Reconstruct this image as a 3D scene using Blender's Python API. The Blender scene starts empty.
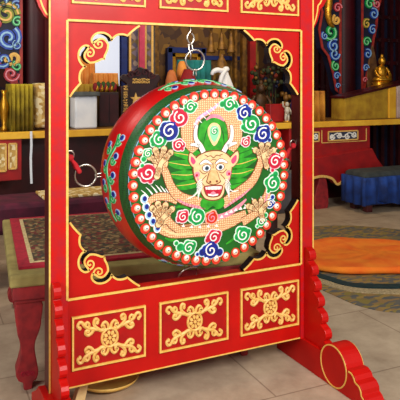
import bpy, bmesh, math, random
from mathutils import Vector, Matrix
random.seed(7)
PI = math.pi
scene = bpy.context.scene
COL = scene.collection

# ------------------------------------------------------------------ camera
F = 618.0; HZ = 83.0; YAW = math.radians(25.93)
CW, SW = math.cos(YAW), math.sin(YAW)
CAM = Vector((-1.377, -2.895, 1.6))
def ray(px, py):
    xc = (px-200)/F; zc = -(py-HZ)/F
    return Vector((xc*CW+SW, -xc*SW+CW, zc))
def at(px, py, Y):                       # a point at real depth Y
    d = ray(px, py); t = (Y-CAM.y)/d.y
    return CAM+d*t
def onz(px, py, Z):                      # a point at real height Z
    d = ray(px, py); t = (Z-CAM.z)/d.z
    return CAM+d*t

# ------------------------------------------------------------------ materials
def lin(c):
    return tuple((v/12.92 if v <= .04045 else ((v+.055)/1.055)**2.4) for v in [q/255 for q in c])+(1,)
MATS = {}
def mat(name, c1, c2=None, scale=8, rough=.5, metal=0, bump=0, detail=4, coat=0, spec=.5, rvar=0, ramp=(.35,.65)):
    if name in MATS: return MATS[name]
    m = bpy.data.materials.new(name); m.use_nodes = True
    nt = m.node_tree; b = nt.nodes['Principled BSDF']
    b.inputs['Base Color'].default_value = lin(c1)
    b.inputs['Roughness'].default_value = rough
    b.inputs['Metallic'].default_value = metal
    b.inputs['Specular IOR Level'].default_value = spec
    b.inputs['Coat Weight'].default_value = coat
    b.inputs['Coat Roughness'].default_value = .15
    if c2 is not None or bump or rvar:
        tc = nt.nodes.new('ShaderNodeTexCoord')
        n = nt.nodes.new('ShaderNodeTexNoise'); n.inputs['Scale'].default_value = scale; n.inputs['Detail'].default_value = detail
        nt.links.new(tc.outputs['Object'], n.inputs['Vector'])
        if c2 is not None:
            r = nt.nodes.new('ShaderNodeValToRGB')
            r.color_ramp.elements[0].position = ramp[0]; r.color_ramp.elements[1].position = ramp[1]
            r.color_ramp.elements[0].color = lin(c1); r.color_ramp.elements[1].color = lin(c2)
            nt.links.new(n.outputs['Fac'], r.inputs['Fac']); nt.links.new(r.outputs['Color'], b.inputs['Base Color'])
        if bump:
            bp = nt.nodes.new('ShaderNodeBump'); bp.inputs['Strength'].default_value = bump; bp.inputs['Distance'].default_value = .01
            nt.links.new(n.outputs['Fac'], bp.inputs['Height']); nt.links.new(bp.outputs['Normal'], b.inputs['Normal'])
        if rvar:
            mr = nt.nodes.new('ShaderNodeMapRange'); mr.inputs['To Min'].default_value = max(0, rough-rvar); mr.inputs['To Max'].default_value = rough+rvar
            nt.links.new(n.outputs['Fac'], mr.inputs['Value']); nt.links.new(mr.outputs['Result'], b.inputs['Roughness'])
    MATS[name] = m
    return m

def cell_mat(name, base, line, scale, rough=.45, width=.12, base2=None):
    m = bpy.data.materials.new(name); m.use_nodes = True
    nt = m.node_tree; b = nt.nodes['Principled BSDF']; b.inputs['Roughness'].default_value = rough
    tc = nt.nodes.new('ShaderNodeTexCoord'); v = nt.nodes.new('ShaderNodeTexVoronoi'); v.feature = 'DISTANCE_TO_EDGE'
    v.inputs['Scale'].default_value = scale; v.inputs['Randomness'].default_value = .35
    r = nt.nodes.new('ShaderNodeValToRGB'); r.color_ramp.elements[0].position = width*.4; r.color_ramp.elements[1].position = width
    r.color_ramp.elements[0].color = lin(line); r.color_ramp.elements[1].color = lin(base)
    nt.links.new(tc.outputs['Object'], v.inputs['Vector']); nt.links.new(v.outputs['Distance'], r.inputs['Fac'])
    nt.links.new(r.outputs['Color'], b.inputs['Base Color'])
    MATS[name] = m
    return m

def pattern_mat(name, cols, scale, rough=.85, bump=.2, stretch=(1,1,1), randomness=1.0):
    """woven / painted pattern: voronoi cells coloured from a list"""
    m = bpy.data.materials.new(name); m.use_nodes = True
    nt = m.node_tree; b = nt.nodes['Principled BSDF']; b.inputs['Roughness'].default_value = rough
    tc = nt.nodes.new('ShaderNodeTexCoord'); mp = nt.nodes.new('ShaderNodeMapping'); mp.inputs['Scale'].default_value = stretch
    v = nt.nodes.new('ShaderNodeTexVoronoi'); v.inputs['Scale'].default_value = scale; v.inputs['Randomness'].default_value = randomness
    s = nt.nodes.new('ShaderNodeSeparateColor')
    r = nt.nodes.new('ShaderNodeValToRGB'); r.color_ramp.interpolation = 'CONSTANT'
    for i in range(len(cols)-2): r.color_ramp.elements.new(.5)
    for i, c in enumerate(cols):
        r.color_ramp.elements[i].position = i/len(cols); r.color_ramp.elements[i].color = lin(c)
    nt.links.new(tc.outputs['Object'], mp.inputs['Vector']); nt.links.new(mp.outputs['Vector'], v.inputs['Vector'])
    nt.links.new(v.outputs['Color'], s.inputs['Color']); nt.links.new(s.outputs['Red'], r.inputs['Fac'])
    nt.links.new(r.outputs['Color'], b.inputs['Base Color'])
    if bump:
        bp = nt.nodes.new('ShaderNodeBump'); bp.inputs['Strength'].default_value = bump; bp.inputs['Distance'].default_value = .005
        nt.links.new(v.outputs['Distance'], bp.inputs['Height']); nt.links.new(bp.outputs['Normal'], b.inputs['Normal'])
    MATS[name] = m
    return m

red = mat('red lacquer', (194,14,6), (174,9,5), 5, .45, coat=.04, rvar=.06, bump=.04, spec=.22)
red_deep = mat('deep red lacquer', (178,10,7), (160,8,8), 9, .42, coat=.06, spec=.3)
red_post = mat('mottled red lacquer', (198,14,6), (176,24,34), 18, .43, coat=.08, rvar=.12, detail=8, spec=.24)
red_side = mat('shaded maroon lacquer', (84,8,10), (64,6,10), 8, .45)  # maroon side faces, with their shade put into the colour
black = mat('black edge paint', (22,12,16), None, rough=.6)
gold = mat('gold paint', (240,196,112), (224,172,82), 60, .5)
gold_line = mat('pale gold line paint', (240,200,104), (226,176,76), 40, .5)
iron = mat('bright steel', (190,182,172), None, rough=.28, metal=1)
iron_dark = mat('dark iron', (84,78,74), None, rough=.4, metal=1)
strap_red = mat('red cloth strap', (206,30,40), (170,18,30), 60, .9, bump=.3)
shell_red = mat('drum shell red', (214,12,14), (198,8,12), 4, .3, coat=.35)
band_green = cell_mat('braided dark green', (6,42,14), (20,86,34), 90, .45, .3)
face_green = mat('drumhead green', (14,100,22), (10,80,16), 10, .42)
leaf_green = mat('leaf green', (48,168,30), (24,128,20), 30, .45)
scale_peach = cell_mat('dragon scales', (246,208,156), (190,120,74), 92, .5, .22)
peach = mat('dragon skin', (244,210,158), (234,192,136), 40, .5)
peach_line = mat('dragon outline brown', (124,62,28), None, rough=.5)
pink = mat('belly pink', (238,158,168), (222,120,148), 50, .5)
pnk2 = mat('strong pink', (226,70,116), None, rough=.5)
lav = mat('lavender ridge', (198,130,190), (240,214,230), 90, .5)
white = mat('white paint', (244,242,236), None, rough=.45)
blue_p = mat('deep blue paint', (14,36,150), (8,22,104), 60, .4)
sky_p = mat('pale blue paint', (150,196,232), None, rough=.45)
crimson = mat('crimson paint', (206,24,60), (180,14,46), 60, .4)
green_p = mat('emerald paint', (4,166,80), (4,132,60), 60, .4)
mint = mat('pale mint paint', (140,224,168), None, rough=.45)
stud_red = mat('stud red', (214,52,26), (196,34,20), 60, .35, coat=.2)
dot = mat('dark dot', (30,24,30), None, rough=.5)

# ------------------------------------------------------------------ mesh helpers
class MB:
    def __init__(s): s.v = []; s.f = []; s.m = []; s.sm = []
    def add(s, vs, fs, m=0, smooth=False):
        o = len(s.v); s.v += [tuple(v) for v in vs]
        for f in fs:
            s.f.append([i+o for i in f]); s.m.append(m); s.sm.append(smooth)
    def box(s, lo, hi, m=0, M=None):
        x0,y0,z0 = lo; x1,y1,z1 = hi
        vs = [(x0,y0,z0),(x1,y0,z0),(x1,y1,z0),(x0,y1,z0),(x0,y0,z1),(x1,y0,z1),(x1,y1,z1),(x0,y1,z1)]
        if M is not None: vs = [M @ Vector(v) for v in vs]
        s.add(vs, [(0,3,2,1),(4,5,6,7),(0,1,5,4),(1,2,6,5),(2,3,7,6),(3,0,4,7)], m)
    def prism(s, poly, f0, f1, m=0, ms=None, mb=None):
        """poly 2-D; f0/f1 map (a,b) to the two caps"""
        n = len(poly); vs = [f0(a,b) for a,b in poly]+[f1(a,b) for a,b in poly]
        s.add(vs, [tuple(range(n))], m)
        s.add(vs, [tuple(range(2*n-1, n-1, -1))], m if mb is None else mb)
        s.add(vs, [(i, i+n, (i+1)%n+n, (i+1)%n) for i in range(n)], m if ms is None else ms)
    def ribbon(s, pts, w, fn, h, m=0, base=0, crown=1.0, taper=False):
        """raised strip along 2-D pts; fn(a,b,h) -> 3-D"""
        n = len(pts); rows = []
        for i,(a,b) in enumerate(pts):
            p0 = pts[max(0,i-1)]; p1 = pts[min(n-1,i+1)]
            dx,dy = p1[0]-p0[0], p1[1]-p0[1]; l = math.hypot(dx,dy) or 1
            nx,ny = -dy/l, dx/l
            ww = (w[i] if isinstance(w,(list,tuple)) else w)/2
            if taper: ww *= min(1, .15+3*min(i,n-1-i)/n)
            rows.append([fn(a+nx*ww,b+ny*ww,base), fn(a+nx*ww,b+ny*ww,h), fn(a,b,base+(h-base)*crown), fn(a-nx*ww,b-ny*ww,h), fn(a-nx*ww,b-ny*ww,base)])
        vs = [v for r in rows for v in r]; fs = []
        for i in range(n-1):
            for k in range(4): fs.append((i*5+k, i*5+k+1, i*5+5+k+1, i*5+5+k))
        fs += [(0,1,2,3,4), tuple(n*5-1-k for k in range(5))]
        s.add(vs, fs, m)
    def lathe(s, prof, fn, seg=48, m=0, smooth=True, mfun=None):
        """prof [(r,h)], fn(ca*r, sa*r, h)"""
        n = len(prof); vs = []
        for i in range(seg):
            a = 2*PI*i/seg
            for r,h in prof: vs.append(fn(math.cos(a)*r, math.sin(a)*r, h))
        for k in range(n-1):
            s.add(vs if k == 0 else [], [], m)
            o = len(s.v)-len(vs)
            for i in range(seg):
                j = (i+1)%seg
                s.f.append([o+i*n+k, o+j*n+k, o+j*n+k+1, o+i*n+k+1]); s.m.append(mfun(k) if mfun else m); s.sm.append(smooth)
    def tube(s, pts, r, seg=8, m=0, closed=False, smooth=True):
        pts = [Vector(p) for p in pts]; n = len(pts); rings = []
        ref = Vector((0.13,0.31,.94))
        for i,p in enumerate(pts):
            a = pts[(i-1)%n] if (closed or i>0) else p; b = pts[(i+1)%n] if (closed or i<n-1) else p
            t = (b-a).normalized(); u = t.cross(ref)
            if u.length < .05: u = t.cross(Vector((1,0,0)))
            u.normalize(); w = t.cross(u)
            rr = r[i] if isinstance(r,(list,tuple)) else r
            rings.append([p+(u*math.cos(2*PI*k/seg)+w*math.sin(2*PI*k/seg))*rr for k in range(seg)])
        vs = [v for q in rings for v in q]; fs = []
        for i in range(n if closed else n-1):
            j = (i+1)%n
            for k in range(seg): fs.append((i*seg+k, i*seg+(k+1)%seg, j*seg+(k+1)%seg, j*seg+k))
        s.add(vs, fs, m, smooth)
        if not closed: s.add(vs[:seg], [tuple(range(seg))], m); s.add(vs[-seg:], [tuple(range(seg))], m)
    def ball(s, c, r, m=0, seg=16, rings=10, jit=0):
        if not isinstance(r,(tuple,list)): r = (r,r,r)
        vs = []
        for j in range(rings+1):
            t = PI*j/rings
            for i in range(seg):
                a = 2*PI*i/seg; q = 1+jit*(random.random()-.5)
                vs.append((c[0]+r[0]*math.sin(t)*math.cos(a)*q, c[1]+r[1]*math.sin(t)*math.sin(a)*q, c[2]+r[2]*math.cos(t)*q))
        fs = [(j*seg+i, j*seg+(i+1)%seg, (j+1)*seg+(i+1)%seg, (j+1)*seg+i) for j in range(rings) for i in range(seg)]
        s.add(vs, fs, m, True)
    def build(s, name, mats, parent=None, bevel=0, sub=0):
        me = bpy.data.meshes.new(name); me.from_pydata(s.v, [], s.f)
        for q in (mats if isinstance(mats,(list,tuple)) else [mats]): me.materials.append(q)
        me.polygons.foreach_set('material_index', s.m); me.polygons.foreach_set('use_smooth', s.sm)
        bm = bmesh.new(); bm.from_mesh(me)
        bmesh.ops.remove_doubles(bm, verts=bm.verts, dist=1e-6)
        bmesh.ops.recalc_face_normals(bm, faces=bm.faces); bm.to_mesh(me); bm.free(); me.update()
        o = bpy.data.objects.new(name, me); COL.objects.link(o)
        if parent is not None: o.parent = parent
        if bevel:
            b = o.modifiers.new('bevel','BEVEL'); b.width = bevel; b.segments = 2; b.limit_method = 'ANGLE'
        if sub:
            b = o.modifiers.new('sub','SUBSURF'); b.levels = sub; b.render_levels = sub
        return o

def tag(o, label=None, cat=None, group=None, kind=None):
    for k,v in (('label',label),('category',cat),('group',group),('kind',kind)):
        if v: o[k] = v
    return o
def thing(name, label, cat, loc=(0,0,0), group=None, rot=(0,0,0)):
    o = bpy.data.objects.new(name, None); COL.objects.link(o); o.location = loc; o.rotation_euler = rot; o.empty_display_size = .05
    return tag(o, label, cat, group)
def struct(name, mb, m, **k): return tag(mb.build(name, m, **k), kind='structure')
def smooth_pts(p, n=6, closed=False):
    out = []; L = len(p)
    rng = range(L) if closed else range(L-1)
    for i in rng:
        g = lambda k: p[k%L] if closed else p[min(L-1,max(0,k))]
        a,b,c,d = g(i-1),g(i),g(i+1),g(i+2)
        for k in range(n):
            t = k/n
            out.append(tuple(.5*((2*b[j])+(-a[j]+c[j])*t+(2*a[j]-5*b[j]+4*c[j]-d[j])*t*t+(-a[j]+3*b[j]-3*c[j]+d[j])*t**3) for j in range(len(b))))
    if not closed: out.append(tuple(p[-1]))
    return out
def spiral(cx, cy, r, turns, a0=0, sgn=1, r1=.12, n=None):
    n = n or int(14*turns)
    return [(cx+math.cos(a0+sgn*2*PI*turns*i/n)*r*(1-(1-r1)*i/n), cy+math.sin(a0+sgn*2*PI*turns*i/n)*r*(1-(1-r1)*i/n)) for i in range(n+1)]
def disc_poly(cx, cy, r, n=20, ry=None):
    return [(cx+math.cos(2*PI*i/n)*r, cy+math.sin(2*PI*i/n)*(ry or r)) for i in range(n)]

# ================================================================== SETTING
def stone_mat():
    m = bpy.data.materials.new('stone slabs'); m.use_nodes = True; nt = m.node_tree; b = nt.nodes['Principled BSDF']
    b.inputs['Roughness'].default_value = .62
    tc = nt.nodes.new('ShaderNodeTexCoord'); mp = nt.nodes.new('ShaderNodeMapping'); mp.inputs['Location'].default_value = (.31,.22,0)
    mp.inputs['Rotation'].default_value = (0,0,math.radians(1.5))
    br = nt.nodes.new('ShaderNodeTexBrick'); br.inputs['Scale'].default_value = 1; br.inputs['Brick Width'].default_value = 1.15; br.inputs['Row Height'].default_value = .78
    br.inputs['Mortar Size'].default_value = .006; br.inputs['Mortar Smooth'].default_value = .6; br.offset = .42
    br.inputs['Color1'].default_value = lin((196,176,150)); br.inputs['Color2'].default_value = lin((180,158,132)); br.inputs['Mortar'].default_value = lin((150,128,106))
    n = nt.nodes.new('ShaderNodeTexNoise'); n.inputs['Scale'].default_value = 4.2; n.inputs['Detail'].default_value = 9; n.inputs['Roughness'].default_value = .65
    mx = nt.nodes.new('ShaderNodeMix'); mx.data_type = 'RGBA'; mx.blend_type = 'MULTIPLY'; mx.inputs[0].default_value = .8
    r = nt.nodes.new('ShaderNodeValToRGB'); r.color_ramp.elements[0].position = .3; r.color_ramp.elements[1].position = .7
    r.color_ramp.elements[0].color = lin((188,178,172)); r.color_ramp.elements[1].color = (1,1,1,1)
    L = nt.links.new
    L(tc.outputs['Object'], mp.inputs['Vector']); L(mp.outputs['Vector'], br.inputs['Vector']); L(tc.outputs['Object'], n.inputs['Vector'])
    L(n.outputs['Fac'], r.inputs['Fac']); L(br.outputs['Color'], mx.inputs[6]); L(r.outputs['Color'], mx.inputs[7]); L(mx.outputs[2], b.inputs['Base Color'])
    bp = nt.nodes.new('ShaderNodeBump'); bp.inputs['Strength'].default_value = .25; bp.inputs['Distance'].default_value = .01
    L(n.outputs['Fac'], bp.inputs['Height']); L(bp.outputs['Normal'], b.inputs['Normal'])
    return m
fl = MB(); fl.box((-4.5,-5,-.1),(8.5,6.6,0)); struct('floor', fl, stone_mat())
wallm = pattern_mat('painted temple wall', [(52,26,20),(74,40,18),(40,20,40),(66,30,24),(90,56,20)], 5, .8, 0)
wd = mat('dark timber wall', (56,28,22), (40,20,18), 3, .8)
w = MB(); w.box((-4.5,6.5,0),(8.5,6.7,4.6)); struct('wall_back', w, wallm)
w = MB(); w.box((-4.7,1.6,0),(-4.5,6.7,4.6)); struct('wall_left', w, wd)
w = MB(); w.box((8.5,-1.0,0),(8.7,6.7,4.6)); struct('wall_right', w, wd)
w = MB(); w.box((-4.7,-1.0,4.6),(8.7,6.7,4.8)); struct('ceiling', w, wd)

# ================================================================== DRUM FRAME
frame = thing('drum_frame', 'red lacquered stand with gilt scroll corners holding the big drum', 'drum stand', (0,0,0))
fx = lambda a,b,h: (a, -h, b)            # a strip standing proud of the frame's front
def front_prism(mb, poly, y0, y1, m=0, ms=None): mb.prism(poly, lambda a,b:(a,y0,b), lambda a,b:(a,y1,b), m, ms)
ZT = 1.897; ZB = .576; XO = .662
for sx in (-1,1):
    p = MB(); x0,x1 = sorted((sx*XO, sx*.752)); front_prism(p, [(x0,.15),(x1,.15),(x1,2.62),(x0,2.62)], 0, .09, 0, 1)
    po = p.build('post', [red_post, red_side], frame)
    g = MB()
    g.ribbon([(sx*.748,.155),(sx*.748,2.6)], .008, fx, .003)
    g.build('gilt_line', gold_line, po)
# lower rail
def rail(z0, z1, name):
    p = MB(); p.box((-.664,.004,z0),(.664,.085,z1)); return p.build(name, red, frame, bevel=.003)
lower = rail(.152, ZB, 'lower_rail'); upper = rail(ZT, 2.34, 'upper_rail')
for r_, zz in ((lower, ZB), (upper, ZT)):
    g = MB(); g.ribbon([(-.664,zz),(.664,zz)], .011, lambda a,b,h:(a,.004-h,b), .006)
    g.build('gilt_line', gold_line, r_)
g = MB(); g.ribbon([(-.66,.158),(.66,.158)], .006, lambda a,b,h:(a,.004-h,b), .003); g.build('gilt_line', gold_line, lower)
g = MB()
for sx in (-1,1): g.ribbon([(sx*.666,ZB),(sx*.666,ZT)], .011, fx, .004)
g.build('opening_gilt_line', gold_line, frame)
cp = MB(); cp.box((-.9,-.05,2.60),(.9,.14,2.68)); cp.box((-.84,-.03,2.56),(.84,.12,2.60)); cp.build('top_beam', red, frame, bevel=.01)

# carved panels
def quarter():
    S = [([(18,40),(36,36),(54,44),(70,58),(76,76),(68,90),(56,84),(60,74)], 13),
         ([(54,44),(80,50),(102,56),(120,68),(132,84),(146,84),(152,70),(142,62)], 13),
         ([(100,56),(98,72),(108,82),(116,76)], 10), ([(36,36),(26,52),(36,56)], 9),
         ([(74,50),(86,34),(102,26),(116,34),(112,46),(103,44)], 12),
         ([(6,44),(10,60),(22,70),(34,64),(30,54)], 11)]
    return S
def scroll_mesh(cx, cz, y, sc=1.0, scz=1.0):
    mb = MB(); fn = lambda a,b,h: (cx+a*.001*sc, y-h, cz+b*.001*scz)
    for mx_ in (-1,1):
        for mz in (-1,1):
            for pts,w_ in quarter():
                q = smooth_pts([(a*mx_, b*mz) for a,b in pts], 5)
                n = len(q); ws = [w_*(1-.25*i/n) for i in range(n)]
                mb.ribbon(q, [v_*1.2 for v_ in ws], fn, .006, 0, 0, 1.7)
                e = q[-1]; mb.prism(disc_poly(e[0],e[1],8,10), lambda a,b:fn(a,b,.008), lambda a,b:fn(a,b,0))
    ring = [(math.cos(2*PI*i/32)*38, math.sin(2*PI*i/32)*40) for i in range(33)]
    mb.ribbon(ring, 11, fn, .007, 0, 0, 1.6)
    for k in range(8):
        a = PI/4*k+.2; d = (math.cos(a), math.sin(a))
        pl = [(d[0]*t + -d[1]*u, d[1]*t + d[0]*u) for t,u in ((11,0),(18,6.5),(27,7.5),(33,0),(27,-7.5),(18,-6.5))]
        mb.prism(pl, lambda a,b:fn(a,b,.008), lambda a,b:fn(a,b,0))
    mb.prism(disc_poly(0,0,8,12), lambda a,b:fn(a,b,.01), lambda a,b:fn(a,b,0))
    return mb
def panel(x0, x1, z0, z1, parent, sc):
    p = MB(); p.box((x0,-.001,z0),(x1,.02,z1)); po = p.build('carved_panel', red_deep, parent)
    fr = MB()
    fr.ribbon([(x0,z0),(x1,z0)], .009, fx, .009, 0, -.003); fr.ribbon([(x0,z1),(x1,z1)], .009, fx, .009, 0, -.003)
    fr.ribbon([(x0,z0-.005),(x0,z1+.005)], .009, fx, .0092, 0, -.003); fr.ribbon([(x1,z0-.005),(x1,z1+.005)], .009, fx, .0092, 0, -.003)
    fr.build('gilt_frame', gold_line, po)
    scroll_mesh((x0+x1)/2, (z0+z1)/2, -.001, sc, 1.12).build('gilt_scroll', gold, po)
PX = ((-.640,-.278),(-.194,.190),(.276,.642))
for x0,x1 in PX: panel(x0, x1, .243, .487, lower, 1.04)
for x0,x1 in PX: panel(x0, x1, 1.982, 2.226, upper, 1.04)

# scrolled corner brackets
half = [(365,14),(343,29),(321,47),(299,67),(277,61),(249,64),(230,77),(217,92),(206,72),(181,58),(152,58),(132,69),(121,86),(123,101),(138,91),(152,81),(170,78),(188,87),(203,107),(201,130),(193,152),(186,166)]
cusp = (184,184)
def smooth_bracket():
    segs = [half[:4], half[3:8], half[7:14], half[13:19], half[18:]+[cusp]]
    out = []
    for s_ in segs: out += smooth_pts(s_, 4)[:-1]
    return out
hb = smooth_bracket()
outl = hb+[cusp]+[(b,a) for a,b in reversed(hb)]
def bracket(sx, sz, zc, label):
    cv = lambda p: (sx*(XO-p[0]*.001), zc+sz*p[1]*.001)
    poly = [cv(p) for p in outl]+[cv((-2,350)), cv((-2,-2)), cv((350,-2))]
    b = MB(); b.prism(poly, lambda a,c:(a,.012,c), lambda a,c:(a,.062,c), 0, 1)
    bo = b.build('corner_bracket', [red, black], frame)
    g = MB(); fb = lambda a,c,h:(a,.012-h,c)
    # gilt line follows the inner outline (inset) and curls into the scroll tongue
    def inset(pts, d):
        o = []
        for i,(a,c) in enumerate(pts):
            p0 = pts[max(0,i-1)]; p1 = pts[min(len(pts)-1,i+1)]; dx,dy = p1[0]-p0[0],p1[1]-p0[1]; l = math.hypot(dx,dy) or 1
            o.append((a+dy/l*d, c-dx/l*d))
        return o
    full = [(p[0],p[1]) for p in outl]
    g.ribbon([cv(p) for p in inset(full, -4)], .0095, fb, .004)
    s1 = smooth_pts([(124,102),(133,121),(150,128),(166,120),(168,104),(156,97),(147,105),(152,114)], 5)
    for q in (s1, [(b_,a_) for a_,b_ in s1]):
        g.ribbon([cv(p) for p in q], .008, fb, .004)
    g.build('gilt_outline', gold_line, bo)
for sx in (-1,1):
    bracket(sx, 1, ZB, ''); bracket(sx, -1, ZT, '')

# wing brackets outside the posts, near the top
wing = [(0,1.90),(.018,1.915),(.042,1.955),(.058,2.0),(.064,2.03),(.085,2.045),(.11,2.085),(.124,2.15),(.12,2.2),(.15,2.25),(.19,2.32),(.2,2.42),(.2,2.5),(0,2.5)]
for sx in (-1,1):
    b = MB(); front_prism(b, [(sx*(.752+a),z) for a,z in wing], .02, .065, 0, 1)
    bo = b.build('wing_bracket', [red, red_side], frame)
    g = MB(); g.ribbon([(sx*(.752+a*.72),z+.018) for a,z in smooth_pts(wing[:-1],3)], .008, lambda a,c,h:(a,.02-h,c), .003)
    g.build('gilt_outline', gold_line, bo)

# feet with scroll discs, and scalloped standing brackets
def foot(sx):
    lo,hi = (.672,.782) if sx > 0 else (-.782,-.672)
    prof_half = [(-.01,.155),(-.165,.16),(-.172,.17)]
    c = (-.283,.113); R = .112
    prof = [(.0,.155),(-.172,.155)]
    for i in range(13):
        a = math.radians(28+i*(180-28-14)/12*1.0)
        prof.append((c[0]+R*math.cos(a), c[1]+R*math.sin(a)))
    prof += [(-.395,.145),(-.425,.146),(-.452,.132),(-.462,.113),(-.488,.106),(-.507,.085),(-.51,.062),(-.53,.05),(-.545,.03),(-.548,0),(.0,0)]
    # symmetric front / back
    back = [(.05-(y-.05)+0,z) for y,z in reversed(prof[1:-1])]
    poly = prof[1:-1]+[(-.548,0)][:0]+[(y,z) for y,z in [(-.548,0)]]
    full = prof[1:]                                            # front half closed at y=0
    fullpoly = prof[1:-1]+[(.26,0),(.26,.05),(.15,.11),(.09,.155)]
    f = MB(); f.prism(fullpoly, lambda a,b:(lo,a,b), lambda a,b:(hi,a,b), 0)
    fo = f.build('foot', red, frame, bevel=.004)
    for X,s in ((lo,-1),(hi,1)):
        g = MB()
        fn = lambda a,b,h: (X+s*h,a,b)
        for yy in (c[0],):
            g.ribbon([(yy+math.cos(2*PI*i/40)*(R-.006), c[1]+math.sin(2*PI*i/40)*(R-.006)) for i in range(41)], .007, fn, .003)
        for mir in (0,):
            e = [(y,z) for y,z in smooth_pts([(-.405,.136),(-.428,.134),(-.446,.118),(-.456,.102),(-.482,.095),(-.498,.075),(-.502,.056),(-.52,.04),(-.534,.006)],3)]
            if mir: e = [(.1-y,z) for y,z in e]
            g.ribbon(e, .007, fn, .003)
        g.build('gilt_line', gold_line, fo)
    # scalloped standing bracket in front of the post
    sc = [(-.0,.665),(-.012,.672),(-.03,.668)]
    zt, zb, yt, yb = .668, .196, -.032, -.205
    n = 6; sc = [(0,.668),(-.02,.672)]
    for k in range(n):
        t0,t1 = k/n,(k+1)/n
        z0 = zt+(zb-zt)*t0; z1 = zt+(zb-zt)*t1; y0 = yt+(yb-yt)*t0**1.1; y1 = yt+(yb-yt)*t1**1.1
        hgt = z0-z1
        sc += [(y0+.002,z0-.002),(y0-.016,z0-hgt*.12),(y0-.026,z0-hgt*.34),(y0-.028,z0-hgt*.56),(y0-.022,z0-hgt*.76),(y0-.006,z0-hgt*.88),(y1+.014,z0-hgt*.93)]
    sc += [(yb-.02,.185),(yb-.012,.155),(0,.155)]
    for mir in (0,):
        pl = sc if not mir else [(.09-y,z) for y,z in sc]
        b = MB(); b.prism(pl, lambda a,c_:(.686 if sx > 0 else -.742,a,c_), lambda a,c_:(.730 if sx > 0 else -.704,a,c_), 0)
        b.build('scalloped_bracket', red, frame, bevel=.003)
foot(-1); foot(1)

# hooks: hanging hook above, eyes on the posts
hk = MB(); hx,hz = .000, 1.897
hk.tube(smooth_pts([(hx,.05,hz+.01),(hx,.05,hz-.02),(hx-.016,.05,hz-.045),(hx-.018,.05,hz-.07),(hx,.05,hz-.092),(hx+.018,.05,hz-.07),(hx+.016,.05,hz-.048),(hx+.004,.05,hz-.034)],5), .0055, 8)
hk.build('hook', iron, frame)
hk = MB()
hk.tube([(hx+math.cos(a)*.011,.05+math.sin(a)*.004,hz-.112+math.sin(a)*.026) for a in [2*PI*i/20 for i in range(20)]], .0045, 8, closed=True)
hk.tube([(hx+math.cos(a)*.005,.05+math.cos(a)*.01,hz-.148+math.sin(a)*.026) for a in [2*PI*i/20 for i in range(20)]], .0045, 8, closed=True)
hk.build('chain_link', iron, frame)
for sx in (-1,1):
    e = MB(); e.tube([(sx*(.662-.02+math.cos(a)*.02),.045,1.255+math.sin(a)*.02) for a in [2*PI*i/20 for i in range(20)]], .004, 8, closed=True)
    e.build('eye_ring', iron, frame)

# ================================================================== DRUM
DC = Vector((.008,.035,1.148))
drum = thing('temple_drum', 'big barrel drum with a dragon painted on its green head', 'drum', DC, rot=(.041,0,-.025))
RM = Matrix.Rotation(-.025,3,'Z') @ Matrix.Rotation(.041,3,'X')
RMI = RM.transposed()
FY = -.235
def face(px, py):                         # traced point on the drumhead plane, in drum coordinates
    n = RM @ Vector((0,-1,0)); c0 = DC + RM @ Vector((0,FY,0))
    d = ray(px,py); t = (c0-CAM).dot(n)/d.dot(n)
    q = RMI @ (CAM+d*t-DC)
    return (q.x, q.z)
prof = [(.0,-.225),(.42,-.225),(.428,-.222),(.442,-.197),(.453,-.165),(.454,-.158),(.467,-.115),(.478,-.06),(.482,0),(.478,.06),(.467,.115),(.454,.158),(.453,.165),(.442,.197),(.428,.222),(.42,.225),(0,.225)]
AXS = lambda y: -.05*(y+.235)
sh = MB(); sh.lathe(prof, lambda a,b,h:(a,h,b+AXS(h)), 96, 0, True, mfun=lambda k: 1 if k in (2,3,4,10,11,12,13)[:3] or k in (11,12,13) else 0)
shell = sh.build('shell', [shell_red, band_green], drum)
def shell_r(y): return .482-1.15*y*y
def sfn(a, y, h):                        # a = angle*0.49 (arc), y along the axis
    th = a/.49; r = shell_r(y)+h
    return (r*math.sin(th), y, r*math.cos(th)+AXS(y))
for quad in (0,PI/2,PI,3*PI/2):
    fl_ = MB()
    base = quad*.49
    for row in (-.06,):
        v = [(base+s_*.001*24, row+.022*math.sin(s_*.62)) for s_ in [i*.5-9.5 for i in range(39)]]
        fl_.ribbon(v, .02, sfn, .0025, 0, -.004); fl_.ribbon(v, .012, sfn, .0035, 1, -.004)
        for k in range(-4,5):
            a = base+k*.048; up = 1 if k%2 else -1
            cy = row+up*.034
            fl_.ribbon(spiral(a,cy,.024,1.2,PI/2*up,up), .014, sfn, .0028, 0, -.004); fl_.ribbon(spiral(a,cy,.024,1.2,PI/2*up,up), .008, sfn, .004, 1, -.004)
            bx_,by_ = a+.024, row+up*.052
            fl_.prism(disc_poly(bx_,by_,.019,10,.019), lambda p,q:sfn(p,q,.003), lambda p,q:sfn(p,q,-.005), 2)
            fl_.prism(disc_poly(bx_,by_,.014,10,.014), lambda p,q:sfn(p,q,.0045), lambda p,q:sfn(p,q,-.005), 3)
    fl_.build('floral_scroll', [mint, green_p, sky_p, blue_p], shell)
hd = MB(); hd.prism(disc_poly(0,0,.428,96), lambda a,b:(a,FY,b), lambda a,b:(a,-.21,b), 0)
head = hd.build('drumhead', face_green, drum)
rim = MB(); rim.tube([(math.cos(a)*.427,FY+.004,math.sin(a)*.427) for a in [2*PI*i/96 for i in range(96)]], .0035, 6, closed=True); rim.build('head_edge_cord', sky_p, drum)
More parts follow.
